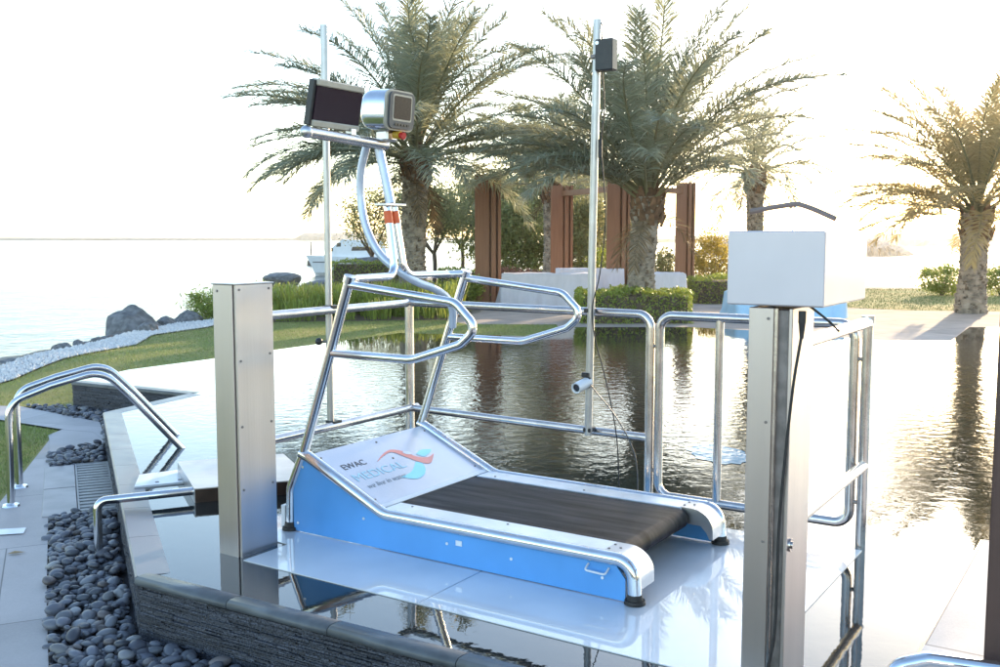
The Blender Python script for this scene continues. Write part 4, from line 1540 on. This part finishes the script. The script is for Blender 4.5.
# ------------------------------------------------------------------ palms
palm('tall date palm with full grey green crown behind the console', (bxp(411, 21), 21.4, -.04), 3.25, .285, 68, 3.65, 21, lean=(.10, 0), ll=.62, low=8, dro=32, dry=4, spathe=True, extra=[(175, 28, 48, 3.6), (195, 22, 45, 3.5), (160, 15, 45, 3.4), (205, 36, 48, 3.6), (185, 10, 42, 3.3), (170, 40, 45, 3.7), (215, 12, 42, 3.2), (8, 25, 45, 3.2), (345, 12, 42, 3.0), (180, 16, 62, 3.8), (198, 20, 62, 3.7), (166, 22, 64, 3.7), (340, 22, 60, 3.5), (355, 30, 62, 3.5), (12, 14, 52, 3.3)])
palm('date palm with full crown rising from the clipped box hedge', (bxp(641, 18.6), 18.7, -.04), 2.35, .265, 58, 3.55, 35, lean=(.12, 0), ll=.60, low=36, dro=32, dry=3, extra=[(175, 40, 58, 3.4), (190, 34, 52, 3.3), (165, 38, 52, 3.2), (200, 48, 55, 3.4), (180, 55, 50, 3.5), (205, 30, 45, 3.0), (185, 30, 62, 3.4), (215, 34, 60, 3.1), (172, 26, 50, 3.3)])
palm('date palm half hidden between the two full crowns', (bxp(553, 30), 30.2, -.04), 3.1, .30, 44, 3.0, 43, ll=.5, low=22, dry=3)
palm('smaller palm with thin drooping crown above the pale box', (bxp(756, 28), 28.2, -.04), 3.35, .25, 34, 2.15, 51, lean=(-.05, 0), ll=.46, leafm=M_FROND, low=-5, dro=52, dry=2)
palm('golden backlit date palm standing alone at the right edge', (9.62, 20.4, -.0), 2.05, .28, 60, 2.95, 63, 24, leafm=M_FROND_BACKLIT, ll=.46, low=14, dro=44, extra=[(178, 12, 22, 2.6), (190, 22, 34, 2.6), (170, 30, 50, 2.9), (205, 25, 50, 2.8), (185, 45, 55, 3.0)], lean=(.05, 0), dry=0)
# ------------------------------------------------------------------ hedges, shrubs, background trees
hedge('clipped green box hedge around the foot of the thick palm', (1.46, 17.75, -.04), .02, 1.97, 1.35, .58, 7500, 3)
hedge('low clipped hedge at right, lit gold by the sun', (4.55, 23.1, -.04), .05, 2.4, 1.2, .62, 6000, 4)
hedge('low hedge strip in front of the moored white boat', (-5.0, 29.6, -.04), .0, 2.3, .8, .85, 4200, 5)
hedge('low hedge in the lawn left of the first pergola post', (bxp(438, 29), 29, -.04), .0, 1.6, .8, .62, 3500, 6)
bush('round bush coloured as if glowing gold against the sun beyond the hedge', (bxp(716, 30), 30.4, -.04), .68, .6, 1.65, 2600, .10, M_SUNLIT_LEAF, 5)
bush('dark green bush behind the small draped table', (bxp(664, 31), 31, -.04), .36, .4, 1.25, 1000, .10, M_TREE, 6)
bush('broad green bush behind the white draped tables', (bxp(512, 34), 34, -.04), 1.4, 1.0, 2.6, 7500, .13, M_BUSH, 7)
bush('tall loose bush between the second and third pergola posts', (bxp(585, 33), 33, -.04), .9, .8, 2.9, 5200, .14, M_TREE, 8)
bush('bush with yellow green leaves beside the second pergola post', (bxp(600, 30.5), 30.5, -.04), .35, .4, 1.2, 900, .09, M_HEDGE, 9)
bush('rust coloured flowering bush low behind the first post', (bxp(508, 30), 30, -.04), .65, .4, .62, 1500, .07, M_FLOW, 10)
bush('second rust coloured flowering bush next to the middle palm trunk', (bxp(531, 30.3), 30.6, -.04), .45, .4, .55, 1100, .07, M_FLOW, 11)
bush('low green shrub beside the foot of the first pergola post', (bxp(466, 22.5), 22.5, -.04), .32, .3, .75, 1500, .07, M_HEDGE, 12)
bush('rounded green shrub left of the lone palm at right', (bxp(944, 26.5), 26.6, -.02), .60, .55, .78, 2600, .07, M_HEDGE, 13)
bush('rounded green shrub cut off at the right edge', (bxp(1003, 26.5), 26.6, -.02), .62, .55, .78, 2600, .07, M_HEDGE, 14)
bush('lush green clump between the white gravel and steel column', (bxp(210, 18.6), 18.9, -.04), .46, .4, .58, 1500, .12, M_STRAP, 15, ar=.16)
tree('small forked tree left of the first pergola post', (bxp(434, 33), 33, -.04), 3.4, 2.8, 2.0, 4200, 3)
tree('slim tree farther off behind the forked one', (bxp(462, 38), 38, -.04), 3.5, 2.6, 1.9, 2000, 4)
tree('spreading tree beside the first pergola post', (bxp(492, 37), 37, -.04), 4.0, 3.6, 2.6, 5200, 5, size=.13)
tree('leafy tree seen between the pergola posts', (bxp(535, 38), 38, -.04), 4.8, 4.2, 3.6, 7500, 6, size=.14)
tree('small tree left of the tall palm trunk near the boat', (bxp(372, 36), 36, -.04), 3.6, 2.6, 2.4, 2400, 7)
tree('leafy tree beyond the third pergola post', (bxp(598, 40), 40, -.04), 4.8, 3.2, 3.8, 7000, 8, size=.14)

# strappy plants in the bed
GS = 'strap leaved plants in the mulched bed'
pl_a = [strap_mesh(k, 90, .78, .62, .011) for k in range(3)]
pl_b = [strap_mesh(10 + k, 46, .40, .30, .008) for k in range(2)]
me_a = [np_obj('strap_plant', V, F_, M_STRAP) for V, F_ in pl_a]
me_b = [np_obj('strap_plant', V, F_, M_STRAP) for V, F_ in pl_b]
protos = [o.data for o in me_a], [o.data for o in me_b]
for o in me_a + me_b:
    bpy.data.objects.remove(o)
rs = random.Random(5)


def put_plant(me, x, y, sc_, label):
    o = bpy.data.objects.new('strap_plant', me)
    COL.objects.link(o)
    o.location = (x, y, float(gh(x, y)) + .005)
    o.rotation_euler = (0, 0, rs.uniform(0, 6.28))
    o.scale = (sc_, sc_, sc_)
    tag(o, label, 'plant', GS)


for r_ in range(5):
    for k in range(12):
        u = (k + .5 * (r_ % 2) + rs.uniform(-.2, .2)) / 12
        y = 19.15 + r_ * .6 + u * .5 + rs.uniform(-.12, .12)
        x = -5.1 - r_ * .05 + u * (4.3 + r_ * .05)
        put_plant(protos[0][rs.randrange(3)], x, y, rs.uniform(.62, .86), 'lush strap leaved plant massed in the mulch bed')
for px in (281, 294, 307, 349, 371, 383, 414, 429, 444):
    D = 18.35 + (px - 281) * .004
    put_plant(protos[1][rs.randrange(2)], bxp(px, D), D, rs.uniform(.85, 1.2), 'small strap leaved clump along the front of the bed')

# ------------------------------------------------------------------ rocks on the shore
def rock_mesh(seed, sub=3):
    import bmesh
    from mathutils import noise
    bm = bmesh.new()
    bmesh.ops.create_icosphere(bm, subdivisions=sub, radius=1)
    off = Vector((seed * 3.7, seed * 1.3, seed * .7))
    for v in bm.verts:
        p = v.co.normalized()
        d = 1 + .32 * noise.noise(p * 1.1 + off) + .13 * noise.noise(p * 2.7 + off)
        q = p * d
        for k in range(5):                      # a few planar breaks
            a = Vector((math.sin(seed + k * 2.1), math.cos(seed * 1.7 + k * 1.3), math.sin(k * 1.9 + seed * .6))).normalized()
            e_ = q.dot(a) - .72
            if e_ > 0:
                q -= a * e_ * .85
        v.co = q
    me = bpy.data.meshes.new('rock')
    bm.to_mesh(me); bm.free()
    me.materials.append(M_ROCK)
    return me


def rock(label, loc, sx, sy, sz, seed, rot=0.0, group='grey rocks on the shore'):
    o = bpy.data.objects.new('rock', rock_mesh(seed, 4))
    COL.objects.link(o)
    o.location = loc
    o.scale = (sx, sy, sz)
    o.rotation_euler = (0, 0, rot)
    return tag(o, label, 'rock', group)


rock('biggest boulder on the shore above the white gravel strip', (bxp(127, 16.8), 16.9, -.02), .52, .42, .36, 2, .3)
rock('rock leaning against the right foot of the biggest boulder', (bxp(147, 16.4), 16.3, -.05), .24, .22, .19, 5, 1)
rock('small flat rock right of the biggest boulder', (bxp(166, 17.6), 17.6, -.03), .22, .2, .14, 8, 2)
rock('small rock nearest the green clump on the shore', (bxp(184, 18), 18.2, .0), .28, .2, .16, 9, 1.3)
rock('low rock at the left end below the biggest boulder', (bxp(106, 15.6), 15.5, -.12), .24, .2, .12, 12, .3)
rock('tiny dark rock on the shoreline left of the boulder', (bxp(86, 14.8), 14.7, -.12), .17, .15, .10, 13, .8)
rock('long low rock at the left edge of the gravel', (bxp(14, 12.7), 12.7, -.13), .26, .2, .11, 15, .3)
rock('small rock next to the long low one at left', (bxp(26, 13.0), 13.0, -.13), .12, .12, .08, 16, .6)
rock('smooth long rock seen above the steel column', (bxp(280, 25), 25.3, .44), .52, .4, .22, 18, .1)
rock('rock half hidden behind the green bed beside the pole', (bxp(318, 27), 27.4, .12), .5, .4, .25, 19, .8)
rock('dark rock between the boat and the low hedge', (bxp(362, 31), 32, .72), .45, .4, .22, 20, .2)
rr_ = random.Random(4)
for k, (px, D) in enumerate(((96, 15.2), (117, 15.8), (134, 16.2), (157, 17.0), (175, 17.8), (192, 18.4), (199, 18.9), (60, 14.0), (76, 14.5), (170, 17.2), (181, 17.6), (187, 18.0), (125, 15.9), (140, 16.1))):
    rock('small broken grey stone among the shore rocks', (bxp(px, D), D, -.08), rr_.uniform(.09, .17), rr_.uniform(.08, .14), rr_.uniform(.06, .11), 30 + k, k, 'small broken stones on the shore')

# ------------------------------------------------------------------ boat and buoy
bt = thing('motor_yacht', 'white motor yacht moored beyond the low hedge', 'boat', (-14.9, 80, -1.5), .06)
secs = []
for k in range(11):
    f = k / 10
    w_ = 1.75 * min(1, (f + .02) * 2.2) ** .6
    zt = 1.55 - .25 * f
    x = f * 10.5
    secs.append([(x - .55 * (1 - f) ** 2 * 1.6, -w_, zt), (x + .2, -w_ * .86, .25), (x + .5 * (1 - f), 0, -.3), (x + .2, w_ * .86, .25), (x - .55 * (1 - f) ** 2 * 1.6, w_, zt)])
vs = [p for s_ in secs for p in s_]
fs = []
for k in range(10):
    for j in range(4):
        fs.append((k * 5 + j, k * 5 + j + 1, (k + 1) * 5 + j + 1, (k + 1) * 5 + j))
    fs.append((k * 5 + 4, k * 5, (k + 1) * 5, (k + 1) * 5 + 4))
MB().add(vs, fs + [(0, 4, 3, 2, 1), (50, 51, 52, 53, 54)]).obj('hull', M_HULL, bt)
cb = MB()
pr = [(1.4, 1.5), (3.0, 2.35), (3.9, 2.75), (9.2, 2.6), (9.6, 1.3), (1.4, 1.3)]
mxy = Matrix(((1, 0, 0, 0), (0, 0, 1, 0), (0, 1, 0, 0), (0, 0, 0, 1)))
cb.prism(pr, -1.2, 1.2, mxy)
cb.obj('cabin', M_HULL, bt)
for x0, x1, z0, z1 in ((2.1, 2.7, 1.85, 2.12), (3.1, 3.7, 2.2, 2.5), (5.0, 7.5, 1.9, 2.2)):
    MB().prism([(x0, z0), (x1, z0 + .02), (x1, z1), (x0 + .15, z1)], -1.215, -1.201, mxy).obj('window', M_GLASS, bt)
MB().box((.2, -1.80, 1.02), (10.3, -1.76, 1.10)).obj('rub_rail', M_BEZEL, bt)
MB().tube([(5, 0, 2.6), (5.2, 0, 3.6)], .05, 8).obj('mast', M_HULL, bt)
bt.scale = (.62, .8, 1.05)
by = thing('buoy', 'thin dark channel marker standing in the sea', 'buoy', (bxp(311.5, 110), 110, -1.5))
MB().cyl((0, 0, -.3), (0, 0, .55), .5, 14, .4).obj('float', M_BLACK, by)
MB().cyl((0, 0, .55), (0, 0, 2.6), .07, 8).obj('mast', M_BLACK, by)

# ------------------------------------------------------------------ pebbles
def pebble_mesh(seed):
    import bmesh
    from mathutils import noise
    bm = bmesh.new()
    bmesh.ops.create_icosphere(bm, subdivisions=3, radius=1)
    off = Vector((seed * 5.1, seed * 2.3, seed))
    for v in bm.verts:
        v.co *= 1 + .18 * noise.noise(v.co * .9 + off)
    me = bpy.data.meshes.new('pebble')
    bm.to_mesh(me); bm.free()
    for p in me.polygons:
        p.use_smooth = True
    me.materials.append(M_PEB)
    return me


pms = [pebble_mesh(k) for k in range(7)]
A_STRIP = [(-1.50, 3.2), (-2.22, 4.77), (-3.69, 8.06), (-3.42, 8.55), (-3.36, 8.48), (-1.64, 4.30), (-1.0, 3.92), (.2, 3.19), (.2, 2.7), (-1.3, 2.9)]
B_ZONE = [(-3.42, 8.56), (-3.86, 9.52), (-5.0, 10.40), (-4.52, 10.42), (-2.99, 9.60), (-3.40, 8.53)]
GRATE = [tuple((Vector((-3.33, 7.70, 0)) + wv * a + wp * b)[:2]) for a, b in ((-.03, -.23), (gl + .02, -.23), (gl + .02, .27), (-.03, .27))]
peb = []
rs = random.Random(12)
for poly, sp in ((A_STRIP, .049), (B_ZONE, .064)):
    xs = [p[0] for p in poly]; ys = [p[1] for p in poly]
    for layer in range(2):
        y = min(ys)
        row = 0
        while y < max(ys):
            x = min(xs) + (row % 2) * sp * .5
            while x < max(xs):
                px_, py_ = x + rs.uniform(-.4, .4) * sp, y + rs.uniform(-.4, .4) * sp
                peb.append((px_, py_, layer, poly is B_ZONE, rs.random()))
                x += sp * (1.0 + .35 * layer)
            y += sp * (.86 + .3 * layer)
            row += 1
arr = np.array([(p[0], p[1]) for p in peb])
okA = inside(A_STRIP, arr[:, 0], arr[:, 1]) & ~inside(GRATE, arr[:, 0], arr[:, 1])
okB = inside(B_ZONE, arr[:, 0], arr[:, 1])
okW = ~inside(POOL, arr[:, 0], arr[:, 1]) & (dist_poly(POOL, arr[:, 0], arr[:, 1]) > .035)
sel = [p for p, a, b, w_ in zip(peb, okA, okB, okW) if (b if p[3] else a) and w_]
sel.sort(key=lambda p: p[1] + (0 if (abs(p[0] / max(p[1], .1)) < .5 and p[1] > 3.6) else 100))
rest = []
stack = []
base_v = [np.array([v.co[:] for v in m_.vertices]) for m_ in pms]
base_f = [np.array([p.vertices[:] for p in m_.polygons]) for m_ in pms]
for n_, (x, y, layer, far, q) in enumerate(sel):
    s_ = rs.choice((.017, .021, .025, .029, .034, .041)) * rs.uniform(.88, 1.12) * (1.1 if q > .85 else 1)
    sc_ = Vector((s_, s_ * rs.uniform(.6, .85), s_ * rs.uniform(.42, .62)))
    z = -.287 + sc_.z * .7 + layer * rs.uniform(.012, .032)
    eu = Euler((rs.uniform(-.35, .35), rs.uniform(-.35, .35), rs.uniform(0, 6.28)))
    if n_ < 300:
        o = bpy.data.objects.new('pebble', pms[n_ % 7])
        COL.objects.link(o)
        o.location = (x, y, z); o.rotation_euler = eu; o.scale = sc_
        tag(o, 'smooth dark grey pebble in the bed beside the pool wall', 'pebble', 'dark pebbles in the bed beside the pool wall')
    else:
        M3 = np.array(eu.to_matrix() @ Matrix.Diagonal(sc_))
        rest.append((base_v[n_ % 7] @ M3.T + np.array([x, y, z]), base_f[n_ % 7]))
V, F_ = cat_arrays(rest)
struct(np_obj('pebbles', V, F_, M_PEB, smooth=True), 'stuff')

# white gravel stones and lawn grass
rs = np.random.RandomState(9)
GRAV = [(-7.5, 9.76), (-6.1, 10.75), (-5.7, 11.6), (-5.55, 12.6), (-5.2, 14.2), (-5.45, 15.6), (-5.0, 17.0), (-4.9, 18.1), (-5.3, 18.5), (-5.75, 17.6), (-5.95, 16), (-5.85, 14.4), (-6.05, 13.0), (-6.15, 12.0), (-6.6, 11.2), (-7.7, 10.3)]
x, y = rs.uniform(-8.2, -4.9, 30000), rs.uniform(9.7, 18.9, 30000)
k = inside(GRAV, x, y)
x, y = x[k], y[k]
n = len(x)
oct_v = np.array([(1, 0, 0), (0, 1, 0), (-1, 0, 0), (0, -1, 0), (0, 0, 1), (0, 0, -1)], float)
oct_f = np.array([(0, 1, 4), (1, 2, 4), (2, 3, 4), (3, 0, 4), (1, 0, 5), (2, 1, 5), (3, 2, 5), (0, 3, 5)])
sz = rs.uniform(.012, .032, (n, 1, 1)) * rs.uniform(.6, 1.2, (n, 6, 1))
a = rs.uniform(0, 6.28, n)
ca, sa = np.cos(a)[:, None], np.sin(a)[:, None]
q = oct_v[None] * sz
q = np.stack([q[..., 0] * ca - q[..., 1] * sa, q[..., 0] * sa + q[..., 1] * ca, q[..., 2]], -1)
q += np.stack([x, y, gh(x, y) + .035], -1)[:, None]
struct(np_obj('gravel', q.reshape(-1, 3), (np.arange(n)[:, None, None] * 6 + oct_f[None]).reshape(-1, 3), M_GRAVEL), 'stuff')


def grass(polys, n, h, w, seed, m):
    rs = np.random.RandomState(seed)
    out = []
    for poly in polys:
        xs = [p[0] for p in poly]; ys = [p[1] for p in poly]
        x, y = rs.uniform(min(xs), max(xs), n), rs.uniform(min(ys), max(ys), n)
        k = inside(poly, x, y)
        x, y = x[k], y[k]
        m_ = len(x)
        a = rs.uniform(0, 6.28, m_)
        hh = h * rs.uniform(.5, 1.2, m_)
        b = np.stack([x, y, gh(x, y) + .008], -1)
        d = np.stack([np.cos(a), np.sin(a), 0 * a], -1) * w
        t = b + np.stack([rs.normal(0, .5, m_) * hh, rs.normal(0, .5, m_) * hh, hh], -1)
        out.append((np.stack([b - d, b + d, t], 1).reshape(-1, 3), np.arange(m_ * 3).reshape(-1, 3)))
    V, F_ = cat_arrays(out)
    return struct(np_obj('grass', V, F_, m), 'stuff')


LAWN_A = [(-6.6, 10.57), (-5.05, 10.45), (-4.5, 10.35), (-4.28, 11.35), (-3.65, 12.35), (-3.02, 13.45), (-1.58, 15.82), (.38, 15.32), (1.0, 16.87), (1.0, 17.6), (-.6, 17.7), (-1.0, 18.6), (-4.9, 18.0), (-5.0, 17.0), (-5.45, 15.6), (-5.2, 14.2), (-5.55, 12.6), (-5.7, 11.6), (-6.1, 10.75)]
LAWN_B = [(-6.5, 4.0), (-2.62, 4.0), (-3.06, 5.4), (-3.47, 6.85), (-4.07, 8.95), (-4.08, 9.12), (-4.9, 9.62), (-6.5, 9.7)]
grass([LAWN_A, LAWN_B], 90000, .032, .0035, 3, M_BLADE)
LAWN_C = [(7.0, 22.42), (8.6, 21.12), (11.2, 20.62), (18, 20.62), (18, 29.5), (12, 30.0), (8.5, 30.6), (7.2, 26)]
grass([LAWN_C], 30000, .05, .008, 4, mat('far_blade', (.17, .23, .06), .6, isl=.3))
